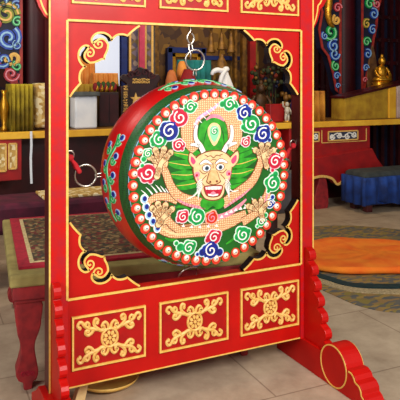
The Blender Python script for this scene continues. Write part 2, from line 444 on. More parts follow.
# studs
st = MB()
st.prism(disc_poly(0,.410,.0245,18), lambda a,b:(a,FY-.004,b), lambda a,b:(a,FY+.002,b), 0)
st.prism(disc_poly(0,.405,.0152,18), lambda a,b:(a,FY-.0055,b), lambda a,b:(a,FY+.002,b), 3); st.ball((0,FY-.004,.403), (.0118,.009,.0118), 1, 14, 8); st.ball((0,FY-.0125,.404),(.0035,.002,.0035),2,8,6)
stud0 = st.build('stud', [stud_red, white, dot, mat('stud halo',(246,176,140),None,rough=.45)], drum)
for k in range(47):
    o = stud0 if k == 0 else stud0.copy()
    if k: COL.objects.link(o); o.parent = drum
    o.rotation_euler = (0, math.radians(.2+k*360/47), 0)

# ---- painting on the drumhead
def ffn(layer):
    y = FY-.0012-layer*.0009
    return lambda a,b,h=0: (a, y-h, b)
def fline(mb, px, w, m, layer, n=5, crown=1.0, taper=False, h=0.0):
    """stroke traced on the drumhead; widths in mm"""
    p = [face(*q) for q in px]; p = smooth_pts(p, n)
    if isinstance(w,(list,tuple)):
        W = []; L = len(px)-1
        for i in range(len(p)):
            t = i/(len(p)-1)*L; k = min(L-1,int(t)); W.append((w[k]+(w[k+1]-w[k])*(t-k))*.001)
    else: W = w*.001
    f = ffn(layer); y0 = FY+.0005
    mb.ribbon(p, W, lambda a,b,hh: (a, y0-hh, b), (y0-f(0,0)[1])+h, m, 0, crown, taper)
def fpoly(mb, px, m, layer, smooth=True, raw=False):
    p = px if raw else [face(*q) for q in px]
    if smooth: p = smooth_pts(p, 4, True)
    f = ffn(layer); mb.prism(p, lambda a,b:f(a,b), lambda a,b:(a,FY+.001,b), m)
def fdisc(mb, c, r, m, layer, ry=None, raw=False):
    a,b = c if raw else face(*c); fpoly(mb, disc_poly(a,b,r*.001,18,(ry or r)*.001), m, layer, False, True)

cloud_mats = {'b':[white,sky_p,blue_p], 'r':[white,pink,crimson], 'g':[white,mint,green_p], 'o':[pink,peach,stud_red]}
def cloud(px, r, c, a0=0., tail=None, lobes=3):
    """round spiral cloud of radius r mm with lobes"""
    mb = MB(); cx,cz = face(*px); R = r*.00120
    pts = [(cx,cz,R*.88)]
    for k in range(lobes):
        a = a0+1.25*k; pts.append((cx+math.cos(a)*R*.62, cz+math.sin(a)*R*.52, R*(.5-.05*k)))
    if tail:
        for tx,ty,tr in tail:
            q = face(tx,ty); pts.append((q[0],q[1],tr*.001))
    for i,(x,z,q) in enumerate(pts): fdisc(mb,(x,z),(q+.0018)*1000,0,3.0+i*.06,raw=True)
    for i,(x,z,q) in enumerate(pts): fdisc(mb,(x,z),(q-.0012)*1000,1,4.0+i*.06,raw=True)
    for i,(x,z,q) in enumerate(pts): fdisc(mb,(x,z),(q-.0044)*1000,2,5.0+i*.06,raw=True)
    sp = spiral(cx,cz,R*.66,1.35,a0,1,.12); y0 = FY
    mb.ribbon(sp, max(.0042,R*.13), lambda a,b,h:(a,y0-h,b), .0082, 0)
    mb.build('painted_cloud', cloud_mats[c], head)
for args in [((190,107),30,'g',.3,[(185,110,13)]),((179.5,117.5),42,'r',2,[(172,119,16)]),((169,131),46,'b',1,[(162,129,18)]),((159,139.5),38,'g',2,[(153,144,14)]),
             ((178,145),28,'r',0,[(182,149,10)]),((147.5,153.5),22,'g',1,[(143.5,159,15),(142,165.5,12)]),((147.5,173),42,'r',3,[(150,181,14)]),
             ((229,104),34,'g',0,[(222,104,18),(236,106,14)]),((244,113),40,'b',1.4,[(250,108,14)]),((251,124),46,'g',2.5,[(243,127,17)]),((262.5,134),44,'b',1,[(256,138,16),(269,140,13)]),
             ((245.5,142),24,'r',1,[(248,138,12)]),((274.5,161),40,'r',.5,[(272,170,12)]),((272.5,183),42,'g',1.6,[(275,174,18),(268,191,12)]),
             ((269.5,203.5),24,'b',0,[(272,197,14)]),((261,221.5),24,'g',0,[(265,215,14),(257,226,10)]),((242.5,234.5),40,'g',2.2,[(248,231,16)]),
             ((213.5,237),36,'r',.6,[(207,240,14)]),((210.5,250),42,'b',1.5,[(202,252,22),(219,252,22),(197,254,12)]),((188.5,247.5),34,'g',.6,[(180,247,22),(176,243,13)]),
             ((182.5,216.5),30,'r',1,[(178,220,12)]),((197,216.5),40,'g',2,[(191,219,16)]),((211.5,217.5),32,'o',1.3,[])]:
    cloud(*args)
for c in [(144,199),(146,207),(148.5,215),(152.5,221.5),(157,228)]:
    mb = MB(); fdisc(mb,c,19,0,2.6,ry=23); fdisc(mb,c,14,1,3.6,ry=17); fdisc(mb,(c[0]+.5,c[1]-.5),10,2,4.4,ry=12); mb.build('painted_cloud', cloud_mats['b'], head)

# green flame leaves of the mane
lf = MB()
leaves_l = [[(200,152),(186,149),(170,152),(176,156),(190,161),(200,162)],[(198,160),(184,160),(167,162),(174,168),(186,170),(198,170)],[(197,169),(184,170),(169,174),(176,179),(188,180),(199,178)],[(200,176),(188,180),(174,186),(182,190),(194,188),(204,184)],
            [(198,190),(192,197),(182,203),(196,205),(206,200)]]
leaves_r = [[(228,151),(242,147),(256,147),(252,153),(240,159),(229,161)],[(229,160),(243,158),(257,158),(250,165),(240,169),(230,169)],[(230,169),(243,168),(254,169),(247,175),(240,178),(229,178)],[(226,178),(240,178),(250,180),(240,186),(228,190),(222,186)]]
for L in leaves_l+leaves_r:
    fpoly(lf, L, 0, .6)
    fline(lf, [((L[0][0]+L[-1][0])/2,(L[0][1]+L[-1][1])/2),((L[1][0]+L[-2][0])/2,(L[1][1]+L[-2][1])/2),L[2]], [2,4,1.5], 1 if L[0][1]%4<2 else 2, 1.7)
fpoly(lf, [(201,150),(198,136),(201,124),(210,118),(220,119),(228,127),(229,140),(226,150),(214,153)], 0, .7)
fline(lf, [(203,146),(206,132),(211,124)], 5, 2, 1.5, taper=True); fline(lf, [(224,146),(223,134),(219,124)], 5, 2, 1.5, taper=True)
fline(lf, [(194,208),(206,212),(222,205),(232,200)], [4,12,12,4], 0, 2.9)
fline(lf, [(175,208),(182,206),(190,210)], [6,16,5], 0, .9)
fline(lf, [(226,244),(234,238),(240,228)], [5,14,6], 0, .9); fline(lf, [(165,238),(172,240),(180,236)], [6,16,6], 0, .9)
lf.build('painted_mane', [leaf_green, gold_line, face_green], head)
# flaming jewel above the head
jw = MB(); fpoly(jw, [(214,146),(208.5,137),(207.5,129),(211,123.5),(216,123),(220,127),(220,136)], 0, 2.4)
fpoly(jw, [(214,142),(210,136),(209.5,129.5),(212,126),(216,126),(218.5,129),(218.2,135)], 1, 3.2); fdisc(jw,(214,131),18,2,3.9)
cj = face(214,131); jw.ribbon(spiral(cj[0],cj[1],.017,1.4,1,1,.1), .004, lambda a,b,h:(a,FY-h,b), .0065, 3)
jw.build('painted_jewel', [peach, mint, green_p, white], head)

# dragon: body coils, arms, claws, head
dg = MB()
def limb(px, w, layer, m=0):
    fline(dg, px, [q+7 for q in w], 1, layer, 5, 1.0)
    fline(dg, px, w, m, layer+.8, 5, 1.0, h=.0)
limb([(196,150),(190,140),(189,127),(194,115),(203,108),(213,105.5),(223,108),(231,116),(234.5,127),(234.5,140),(230,150)], [50,76,82,84,84,84,84,84,80,72,44], 1.0)
fline(dg, [(194,128),(198,119),(206,113),(215,107),(218,103)], [8,17,17,14,5], 3, 2.2)
for k in range(6):
    t = k/5; x,y = 195+21*t, 125-20*t
    fline(dg, [(x-1.5,y-2),(x+2.2,y+1.6)], 4, 4, 3.0)
fline(dg, [(206,120),(212,116),(219,117),(224,121)], [6,18,18,6], 6, 2.2)
# coils at the bottom
limb([(147,206),(152,217),(160,226),(171,231),(184,231),(197,230),(209,229),(221,225),(233,220),(246,214)], [22,44,54,60,62,62,64,62,58,40], 1.2)
limb([(147,205),(152,199),(160,196.5),(169,197.5),(177,202)], [20,30,36,34,22], 1.5)
limb([(248,212),(259,206),(266,197),(268,187)], [36,44,42,20], 1.0)
fline(dg, [(205,215),(217,217),(229,213),(240,205),(246,199)], [10,26,26,18,8], 6, 2.4)
for k in range(8):
    t = k/7; x = 212+33*t; y = 224-16*t-3*math.sin(t*PI)
    fpoly(dg, [(x-2.2,y+.8),(x+.2,y-2.6),(x+1.8,y+.4)], 4, 3.0, False)
for k in range(7):
    t = k/6; x = 147+27*t; y = 199-6*math.sin(t*PI)+1.5*t
    fline(dg, [(x+2,y),(x-1.5,y-5),(x-6+2*t,y-9)], [9,6,1.5], 4, 1.1)
# belly plates and ridge along the lower coil
for k in range(15):
    t = k/14; x = 158+58*t; y = 222.5+7*math.sin(min(1,t*1.25)*PI/2)-4.5*max(0,t-.55)
    if k%2 == 0: fpoly(dg, [(x-1.6,y-1.2),(x+.6,y-4),(x+1.8,y-.8)], 4, 3.2, False)
fline(dg, [(153,214),(160,221.5),(171,226),(184,226),(197,225),(209,224)], [3,5,5,5,5,3], 1, 2.6)
fline(dg, [(156,221),(164,229.5),(176,234),(190,234),(204,233.5),(218,230)], [4,9,10,10,9,4], 2, 2.5)
fline(dg, [(236,224),(246,219),(256,213)], [3,5,3], 1, 2.9)
fline(dg, [(264,203),(266.5,196),(267.5,190)], [4,12,5], 6, 2.2)
fline(dg, [(205,208.5),(196,206.5),(186,204),(177,199)], [4,14,12,5], 6, 4.6)
fline(dg, [(224,208),(233,201),(242,195),(250,188)], [4,14,12,5], 6, 4.6)
for k in range(6):
    t = k/5; fline(dg, [(182+16*t,201.5+4.2*t),(181+16*t,205.5+3.6*t)], 2, 1, 5.0); fline(dg, [(228+15*t,203-10.5*t),(231+15*t,206.5-10.5*t)], 2, 1, 5.0)
# arms
limb([(206,205),(196,202),(185,199.5),(176,194),(170,185),(166,174),(162,166)], [40,52,50,44,38,34,34], 3.0)
limb([(222,204),(231,197),(240,191),(249,184),(255,176),(259,166),(262,158)], [38,48,50,48,42,36,36], 3.0)
limb([(178,229),(172,225),(167,219)], [34,34,30], 3.0); limb([(242,222),(250,217),(257,212)], [40,38,34], 3.0)
def claw(palm, tips, r=36, fr=16):
    fdisc(dg, palm, r+3.5, 1, 3.4); fdisc(dg, palm, r, 2, 3.7)
    for k,(tx,ty) in enumerate(tips):
        L0 = 4.0+k*.55
        px_,py_ = palm; mx_,my_ = (px_*.45+tx*.55), (py_*.45+ty*.55)
        dx,dy = tx-mx_,ty-my_; l = math.hypot(dx,dy)
        fline(dg, [(tx+dx/l*1.2,ty+dy/l*1.2),(tx+dx/l*4.2,ty+dy/l*4.2)], [11,2], 4, L0)
        fline(dg, [(px_,py_),(mx_,my_),(tx,ty)], [28,33,27], 1, L0)
        for (bx,by,br) in ((mx_,my_,fr),(tx,ty,fr*.92)): fdisc(dg,(bx,by),br+3.2,1,L0)
        fline(dg, [(px_,py_),(mx_,my_),(tx,ty)], [21,26,20], 2, L0+.3)
        for (bx,by,br) in ((mx_,my_,fr),(tx,ty,fr*.92)): fdisc(dg,(bx,by),br-.5,2,L0+.3)
        fdisc(dg,(mx_+.4,my_+.6),5,0,L0+.5)
claw((160.5,163), [(149.5,157),(155,150),(163.5,149),(170,152.5),(156.5,176)])
claw((263,155), [(255,150),(261,145),(267.5,145),(273,150),(266,166)])
claw((163,217), [(152,208),(157.5,203.5),(165,205),(171.5,209),(158,224)])
claw((260,210), [(248,206),(254,201.5),(260.5,200.5),(267,203),(262,219)], 32, 14.5)
dg.build('painted_dragon_body', [scale_peach, peach_line, peach, lav, white, gold_line, pink], head)

hd2 = MB()      # materials: 0 peach,1 outline,2 white,3 dark,4 pink,5 crimson,6 green
face_out = [(204,153),(213,151),(222,152),(229,157),(231,165),(230,174),(228,181),(224,186),(223,193),(219,198),(212,199.5),(205,198),(201,192),(200,186),(196,181),(193.5,173),(193.5,164),(197,157)]
cxh = sum(p[0] for p in face_out)/len(face_out); cyh = sum(p[1] for p in face_out)/len(face_out)
fpoly(hd2, [(cxh+(x-cxh)*1.06, cyh+(y-cyh)*1.05) for x,y in face_out], 1, 5.0); fpoly(hd2, face_out, 0, 6.0)
for ear in ([(196,161),(190.5,154.5),(189.5,161),(193,165.5)], [(229.5,160),(236,153),(236.5,160),(232,165)]):
    c = (sum(p[0] for p in ear)/4, sum(p[1] for p in ear)/4)
    fpoly(hd2, [(c[0]+(x-c[0])*1.5, c[1]+(y-c[1])*1.5) for x,y in ear], 1, 5.2); fpoly(hd2, [(c[0]+(x-c[0])*1.3, c[1]+(y-c[1])*1.3) for x,y in ear], 0, 6.2); fpoly(hd2, [(c[0]+(x-c[0])*.75, c[1]+(y-c[1])*.75) for x,y in ear], 7, 6.8)
for hn in ([(203,152),(200,146),(195.5,139),(195,131),(196.5,125)], [(199.5,146),(195,144.5),(190,144.5)], [(223,151.5),(226,146),(230.5,139),(231.5,131),(230.5,125)], [(226.5,146),(231,144),(236,142.5)]):
    w_ = [24,24,20,17,12] if len(hn) == 5 else [18,16,10]
    fline(hd2, hn, [q+4 for q in w_], 1, 5.6); fline(hd2, hn, w_, 2, 6.6)
for ex,ey in ((206,167.8),(219.5,166.8)):
    fdisc(hd2,(ex,ey),25,1,6.7,ry=19); fdisc(hd2,(ex,ey),21,2,7.3,ry=15.5); fdisc(hd2,(ex+.3,ey+.2),11,10,7.9); fdisc(hd2,(ex+.3,ey+.2),6,3,8.3)
fline(hd2, [(199,164.2),(205,160.8),(211.5,164.2)], [10,22,7], 1, 7.5); fline(hd2, [(214.3,163.6),(220,160),(227,162.6)], [7,22,10], 1, 7.5); fline(hd2, [(199.5,164),(205,160.8),(211,164)], [7,16,4], 2, 8.2); fline(hd2, [(214.8,163.5),(220,160),(226.5,162.4)], [4,16,7], 2, 8.2)
for q in ([(199,170),(203,173.5),(207,172)],[(218,171.4),(222,172.6),(226,169)],[(204,186),(201,181),(206,175)],[(222.5,185),(225,180),(220,174)],[(207,156),(204,154.5)],[(219,155),(222,154)],[(212.5,162),(212.5,168)],[(210,160.5),(213,159),(216,160)]): fline(hd2, q, 3.4, 1, 6.9)
for q in ([(197,178),(199,183)],[(229,177),(227,182)]): fline(hd2, q, [9,5], 4, 6.7)
fline(hd2, [(206,157),(210,155.5),(213,157.5),(216,155),(220,156)], [3,4,4,4,3], 1, 6.8)
fdisc(hd2,(196.5,174.5),15,4,6.6); fdisc(hd2,(228,173),15,4,6.6); fdisc(hd2,(196.2,175),7,5,7.1); fdisc(hd2,(228.4,173.5),7,5,7.1)
fpoly(hd2, [(209,171),(216,170.5),(219,178),(220,182),(213,185),(206,182.5),(206.5,178)], 1, 6.7); fpoly(hd2, [(209.6,171),(215.5,170.5),(218.3,178),(219,181.4),(213,184),(206.9,181.9),(207.4,178)], 9, 7.4)
fdisc(hd2,(208.4,180.6),8,9,7.6); fdisc(hd2,(217.6,180),8,9,7.6); fdisc(hd2,(209.6,181.6),6,1,7.9); fdisc(hd2,(216.2,181),6,1,7.9)
fpoly(hd2, [(203.5,186),(213,184.8),(222,185.2),(221,192),(218.5,196),(212.5,197.2),(206.5,196),(204,192)], 1, 6.8)
fpoly(hd2, [(204.3,186.6),(213,185.6),(221.3,185.8),(220.2,191.8),(217.8,195),(212.5,196),(207.3,195),(205,191.6)], 5, 7.4)
fpoly(hd2, [(204.6,186.8),(213,185.9),(221,186.1),(220.4,189),(213,189.4),(205.2,189.3)], 2, 8.0, False)
fpoly(hd2, [(207.5,195.2),(212.5,196),(217.3,195),(217.6,193.4),(212.5,194),(207.2,193.5)], 2, 8.0, False)
fpoly(hd2, [(209.5,193.6),(212.5,191),(215.5,193.3),(212.5,194.4)], 4, 8.2)
for k in range(5): fline(hd2, [(206.8+k*3.2,186.6),(206.9+k*3.2,189.3)], 1.6, 1, 8.4)
for s_,x0 in ((-1,201.5),(1,224.5)):
    for k in range(6):
        y0 = 179+k*1.6
        fline(hd2, [(x0,y0),(x0+s_*3,y0+1.5+k),(x0+s_*(5.5-k*.3),y0+6+k*1.3)], [3,4,1.5], 2, 8.6)
fline(hd2, [(199,188),(194,195),(186,199)], [4,5,2], 2, 8.6); fline(hd2, [(226,186),(232,191),(238,190)], [4,5,2], 2, 8.6)
fpoly(hd2, [(203,198),(200,206),(206,210),(212,206),(218,209),(224,204),(221,197)], 6, 4.6)
hd2.build('painted_dragon_head', [peach, peach_line, white, dot, pink, crimson, leaf_green, pnk2, sky_p, mat('nose tan',(240,196,138),(216,164,104),40,.5), mat('iris slate',(70,96,120),None,rough=.4)], head)

# four rings on staples round the drum's waist
ring_r = .053
def drum_ring(th, hang, tiltaxis):
    c = Vector((math.sin(th),0,math.cos(th)))
    s_ = MB(); p0 = c*.488; p1 = c*.516
    t_ = Vector((math.cos(th),0,-math.sin(th)))
    s_.tube(smooth_pts([tuple(p0+t_*.008),tuple(p1+t_*.007),tuple(c*.525),tuple(p1-t_*.007),tuple(p0-t_*.008)],4), .0035, 6)
    plate = MB()
    ring = MB(); cc = c*.519+hang*ring_r
    side = tiltaxis
    ring.tube([tuple(cc+hang*math.cos(a)*ring_r+side*math.sin(a)*ring_r) for a in [2*PI*i/36 for i in range(36)]], .0055, 8, closed=True)
    ro = ring.build('ring', iron, drum); s_.build('staple', iron, ro)
drum_ring(0, Vector((0,0,1)), Vector((1,0,0)))
drum_ring(PI, Vector((-.1,.25,-.55)).normalized(), Vector((1,0,0)))
drum_ring(-PI/2, Vector((-1,0,.05)).normalized(), Vector((0,.0,1)))
drum_ring(PI/2, Vector((.8,.3,-.35)).normalized(), Vector((.2,-.5,.8)).normalized())

# red straps tying the side rings to the posts
def strap(sx, label, end):
    p0 = Vector((sx*.642,.045,1.238)); p1 = Vector(end)
    d = p1-p0; mb = MB()
    for off,tw in ((0,0),(.006,.5)):
        pts = [p0+d*t+Vector((0,off+.004*math.sin(6*t+tw),.006*math.sin(5*t+tw*3))) for t in [i/10 for i in range(11)]]
        mb.tube([tuple(p) for p in pts], [.010,.012,.010,.008,.010,.012,.013,.012,.012,.013,.010], 8)
    mb.ball(tuple(p0+Vector((0,-.004,.004))), (.018,.014,.016), 0, 10, 8, .25)
    o = mb.build('cloth_strap', strap_red); tag(o, label, 'strap')
strap(-1, 'red cloth strap on the ring between the left post and the drum', (-.592,.045,1.172))
strap(1, 'short red cloth strap between the drum and the right post', (.585,.06,1.165))
#BG-START#
# ================================================================== THINGS BEHIND THE DRUM
olive = mat('olive felt', (160,146,84), (138,124,70), 14, .9, bump=.15)
oldred = mat('worn red paint', (160,34,38), (126,24,30), 18, .6, bump=.2, detail=8)
maroon = mat('maroon wood', (74,10,18), (52,8,16), 6, .35, coat=.2)
altred = mat('altar red', (172,14,14), (140,10,14), 6, .5)
yel = mat('yellow ochre paint', (250,198,56), (228,166,40), 5, .5)
yelcloth = mat('yellow brocade cloth', (190,152,36), (158,116,26), 7, .8, bump=.2)
olivecloth = mat('olive yellow cloth', (186,164,34), (120,100,22), 6, .85, bump=.2)
brocade = pattern_mat('cream gold brocade', [(222,196,130),(196,156,80),(236,220,176),(180,140,70)], 30, .7)
orange_c = mat('orange cloth', (244,168,80), (226,130,48), 6, .8, bump=.2)
whitecl = mat('white cloth', (236,240,246), (210,218,230), 5, .85, bump=.2)
darkwood = mat('dark carved wood', (52,18,18), (34,12,14), 9, .4, coat=.2)
giltm = mat('gilt metal', (226,170,50), (196,130,30), 30, .32, metal=.75)
antique = mat('antique gilt', (150,104,34), (92,60,24), 14, .5, metal=.3, bump=.3)
bluew = mat('blue painted wood', (20,44,120), (14,30,90), 8, .5)
navy = mat('dark navy paint', (18,24,58), (12,16,40), 8, .6)
carpet_field = pattern_mat('carpet field', [(98,80,50),(66,52,36),(120,90,56),(110,36,36),(150,126,84),(54,52,44),(84,66,40)], 44, .95, .3)
carpet_red = mat('carpet red border', (176,24,48), (146,18,40), 30, .95, bump=.3)
cream_t = mat('cream thread', (210,190,140), (180,160,110), 50, .95)

def cloth_block(name, px0, px1, py0, py1, Y, depth, m, folds=7, amp=.012, base=None, parent=None, topin=.0):
    """cloth hanging in vertical folds round a box-shaped core; real depth"""
    a = at(px0,(py0+py1)/2,Y); b = at(px1,(py0+py1)/2,Y); z1 = at((px0+px1)/2,py0,Y).z; z0 = base if base is not None else at((px0+px1)/2,py1,Y).z
    W = b.x-a.x; mb = MB(); N = folds*8; rows = []
    for z,t in ((z0,1.0),(z0+(z1-z0)*.5,.9),(z1-.02,.45),(z1,.15)):
        r = []
        for i in range(N+1): x = a.x+W*i/N; r.append((x, Y+amp*t*math.sin(2*PI*folds*i/N)+topin*(1-t), z))
        for i in range(1,7): r.append((b.x+amp*t*math.sin(i*2.2), Y+depth*i/6, z))
        for i in range(1,7): r.append((b.x-W*i/6, Y+depth, z))
        for i in range(1,6): r.append((a.x-amp*t*math.sin(i*2.2), Y+depth*(1-i/6), z))
        rows.append(r)
    n = len(rows[0]); vs = [v for r in rows for v in r]
    fs = [(k*n+i, k*n+(i+1)%n, (k+1)*n+(i+1)%n, (k+1)*n+i) for k in range(3) for i in range(n)]
    mb.add(vs, fs, 0, True); mb.add(vs, [tuple(range(n)), tuple(range(4*n-1,3*n-1,-1))], 0)
    return mb.build(name, m, parent)

# ---- carpeted platform with carved legs
plat = thing('platform_table', 'low felt-topped platform on carved worn red legs behind the left post', 'table', (-.872,.372,0), rot=(0,0,math.radians(-6.8)))
PW, PD, PZ = 1.41, 1.40, .61
b = MB(); b.box((0,0,.545),(PW,PD,PZ)); b.build('felt_top', olive, plat, bevel=.012)
b = MB(); b.box((.015,.012,.475),(PW-.015,PD-.012,.547)); b.box((.028,.024,.455),(PW-.028,PD-.024,.476)); b.build('apron', oldred, plat, bevel=.006)
legp = [(.0,.46),(.125,.46),(.128,.36),(.118,.30),(.098,.25),(.094,.20),(.104,.14),(.112,.09),(.104,.05),(.085,.035),(.078,0),(.04,0),(.036,.035),(.012,.05),(-.002,.09),(.012,.14),(.024,.20),(.016,.26),(.004,.31)]
for lx in (.035, PW-.155):
    for ly in (.035, PD-.13):
        b = MB(); mirror = lx > .5
        pl = smooth_pts(legp, 3, True)
        pl = [((.126-x if mirror else x)+lx, z) for x,z in pl]
        b.prism(pl, lambda x,z:(x,ly,z), lambda x,z:(x,ly+.10,z), 0); lo_ = b.build('leg', oldred, plat, bevel=.006)
        g = MB()
        for k in range(3):
            sp = spiral(lx+.035+k*.024,.085,.014,1.3,k,1,.2)
            g.ribbon(sp, .006, lambda x,z,h:(x,ly-h,z), .004)
        g.build('carved_scroll', carpet_red, lo_)
rug = thing('carpet', 'patterned carpet with a crimson border lying on the felt platform', 'carpet', (-.872,.372,PZ), rot=(0,0,math.radians(-6.8)))
b = MB(); b.box((.05,.10,.001),(PW-.05,PD-.05,.014)); b.build('border', carpet_red, rug)
b = MB(); b.box((.112,.165,.013),(PW-.112,PD-.11,.016)); b.build('guard_stripe', cream_t, rug)
b = MB(); b.box((.135,.19,.015),(PW-.135,PD-.13,.0185)); b.build('field', carpet_field, rug)

# ---- low cushioned bench behind the platform
ben = thing('low_bench', 'dark maroon low bench behind the platform with a pale mat on its seat', 'bench', (0,0,0))
x0 = -1.55; x1 = .75
b = MB(); b.box((x0,2.05,.42),(x1,2.55,.66)); b.build('seat', mat('maroon velvet',(92,14,44),(60,8,32),10,.8,bump=.2), ben, bevel=.04)
for q in (x0+.06,x1-.14):
    for yy in (2.08,2.44): b = MB(); b.box((q,yy,0),(q+.08,yy+.08,.43)); b.build('leg', maroon, ben, bevel=.006)
t_ = MB(); t_.box((-.34,2.10,.661),(.72,2.44,.685)); o = t_.build('seat_mat', brocade, None, bevel=.008); tag(o,'pale brocade mat lying on the dark maroon bench','mat')

# ---- long altar
alt = thing('altar_table', 'long red altar with a yellow front edge running across the back of the hall', 'altar', (0,3.5,0))
def AP(px,py,Y=3.5): v = at(px,py,Y); return (v.x, v.z)
b = MB(); b.box((-2.6,0,1.035),(5.3,.06,1.106)); b.build('front_edge', yel, alt, bevel=.006)
b = MB(); b.box((-2.6,.06,1.05),(5.3,.80,1.105)); b.build('top', mat('altar top ochre',(150,104,40),(120,80,30),6,.5), alt)
b = MB(); b.box((-2.55,.55,.0),(4.3,.6,1.05)); b.build('back_board', maroon, alt)
def cabinet(xa, xb, panels):
    b = MB(); b.box((xa,.02,.62),(xb,.5,1.036)); c = b.build('cabinet', altred, alt, bevel=.005)
    for (p0,p1,z0,z1,kind) in panels:
        b = MB(); b.box((p0,.012,z0),(p1,.03,z1)); pn = b.build('painted_panel', mat('panel blue grey',(60,70,96),(40,40,60),20,.6) if kind else brocade, c)
        g = MB(); fn = lambda a,q,h:(a,.012-h,q)
        for e in ([(p0,z0),(p1,z0)],[(p0,z1),(p1,z1)],[(p0,z0),(p0,z1)],[(p1,z0),(p1,z1)]): g.ribbon(e,.016,fn,.008,0,-.004)
        g.build('gilt_frame', gold, pn)
        if kind:
            g = MB(); cx,cz = (p0+p1)/2,(z0+z1)/2; w_ = (p1-p0)/2; h_ = (z1-z0)/2
            for k in range(4):
                sx_ = -.75+.5*k; g.ribbon(spiral(cx+w_*sx_,cz+(.15 if k%2 else -.15)*h_,h_*.7,1.4,k*PI,1 if k%2 else -1,.15), .017, fn, .005)
            g.ribbon(smooth_pts([(cx-w_*.9,cz-h_*.5),(cx-w_*.4,cz+h_*.6),(cx,cz-h_*.3),(cx+w_*.4,cz+h_*.6),(cx+w_*.9,cz-h_*.4)],4), .014, fn, .006)
            g.build('white_scroll', white, pn)
    return c
cr0 = AP(290,150)[0]; cr1 = AP(371,150)[0]
p0,pz1 = AP(327,134); p1,pz0 = AP(360,152)
cR = cabinet(cr0, cr1, [(p0+.03,p1-.03,.86,.975,1),(cr0+.05,p0-.12,.86,.975,1)])
g = MB(); fn = lambda a,q,h:(a,.018-h,q)
for xx in (p0-.07,p1+.12): g.ribbon([(xx,.84),(xx,1.0)], .014, fn, .004)
g.ribbon([(p0-.07,.835),(p1+.12,.835)], .01, fn, .004); g.build('gilt_line', gold, cR)
cL = cabinet(-2.5, at(22,150,3.5).x, [(at(-6,150,3.5).x,at(6,150,3.5).x,.72,.99,0),(at(9,150,3.5).x,at(16.5,150,3.5).x,.74,.99,0)])
# flared skirt with a wavy gilt edge
sk = [AP(300,160),AP(371,148),AP(376,158),AP(386,172),AP(384,176),AP(370,178),AP(358,176),AP(352,181),AP(345,178),AP(336,184),AP(330,178),AP(318,176),AP(300,182)]
b = MB(); b.prism([(x,z) for x,z in sk], lambda a,c:(a,-.03,c), lambda a,c:(a,.10,c)); so = b.build('skirt', altred, alt, bevel=.01)
g = MB(); g.ribbon(smooth_pts(sk[5:],4), .03, lambda a,q,h:(a,-.03-h,q), .012); g.build('gilt_edge', gold, so)
for px in (322,371):
    xx,zz = AP(px,190)
    b = MB(); b.prism(smooth_pts([(xx-.07,.62),(xx+.09,.62),(xx+.06,.45),(xx+.1,.22),(xx+.09,0),(xx-.09,0),(xx-.1,.2),(xx-.03,.42)],3,True), lambda a,c:(a,.0,c), lambda a,c:(a,.16,c)); b.build('leg', oldred, alt, bevel=.01)
AZ = 1.106

# ---- left of the stand
def column(name, label, px0, px1, Y):
    a = at(px0,50,Y).x; c = at(px1,50,Y).x; r = (c-a)/2
    t = thing(name, label, 'column', ((a+c)/2,Y+r,0))
    mb = MB(); mb.lathe([(r*1.0,.12),(r,4.55)], lambda p,q,h:(p,q,h), 28); mb.build('shaft', mat('column lacquer',(64,6,16),(46,4,12),3,.42,coat=.0,spec=.25), t)
    mb = MB(); mb.lathe([(0,0),(r*1.35,0),(r*1.4,.06),(r*1.15,.12),(0,.12)], lambda p,q,h:(p,q,h), 28); mb.build('base', mat('stone base',(120,110,100),(96,88,80),8,.8), t)
    return (a+c)/2, r
column('column', 'dark maroon round column left of the red stand', 22, 52, 4.45)
column('column', 'dark maroon round column between two painted brackets on the right', 340, 361, 4.45)

def painted_bracket(label, outline, scrolls, Y, edge=None):
    t = thing('painted_bracket', label, 'bracket', tuple(at(outline[0][0],outline[0][1],Y)))
    o0 = t.location
    P = lambda q:(lambda v:(v.x-o0[0], v.z-o0[2]))(at(q[0],q[1],Y))
    b = MB(); b.prism([P(q) for q in outline], lambda a,c:(a,0,c), lambda a,c:(a,.14,c)); bo = b.build('board', navy, t, bevel=.004)
    g = MB(); fn = lambda a,c,h:(a,-h,c); g.ribbon([P(q) for q in outline]+[P(outline[0])], .035, fn, .015); g.build('coloured_edge', mat('bracket rim red',(170,50,40),(140,36,34),9,.5), t)
    cols = {'g':(green_p,mint),'b':(mat('bracket blue',(40,84,190),(26,60,160),20,.45),sky_p),'y':(mat('bracket olive',(140,150,40),(110,120,30),20,.5),gold),'r':(mat('bracket rose',(190,50,60),(160,36,48),20,.5),pink),'o':(gold,gold_line)}
    for (cx,cy,rp,tn,a0,sg,c) in scrolls:
        x,z = P((cx,cy)); r = rp*.0150; m_ = MB()
        m_.ribbon(spiral(x,z,r,tn,a0,sg,.15), r*.5, fn, .02, 0); m_.ribbon(spiral(x,z,r,tn,a0,sg,.15), r*.16, fn, .03, 1); m_.build('cloud_scroll', list(cols[c]), t)
    return t
painted_bracket('painted cloud-scroll bracket on the left of the left maroon column', [(-40,-30),(21,-30),(21,86),(17,82),(12,84),(6,68),(0,66),(-6,40),(-16,30),(-26,5),(-40,0)],
    [(6,14,9,1.4,0,1,'y'),(8,38,9,1.4,1,-1,'b'),(3,60,7,1.3,2,1,'b'),(13,58,6,1.2,3,1,'o'),(11,74,6,1.3,0,-1,'r'),(-8,20,9,1.3,2,1,'r'),(2,0,7,1.3,1,1,'b'),(16,6,4,1.2,1,1,'b'),(17,22,4,1.2,1,1,'g'),(17,45,4,1.2,2,1,'b'),(17,66,4,1.2,2,1,'g')], 4.4)
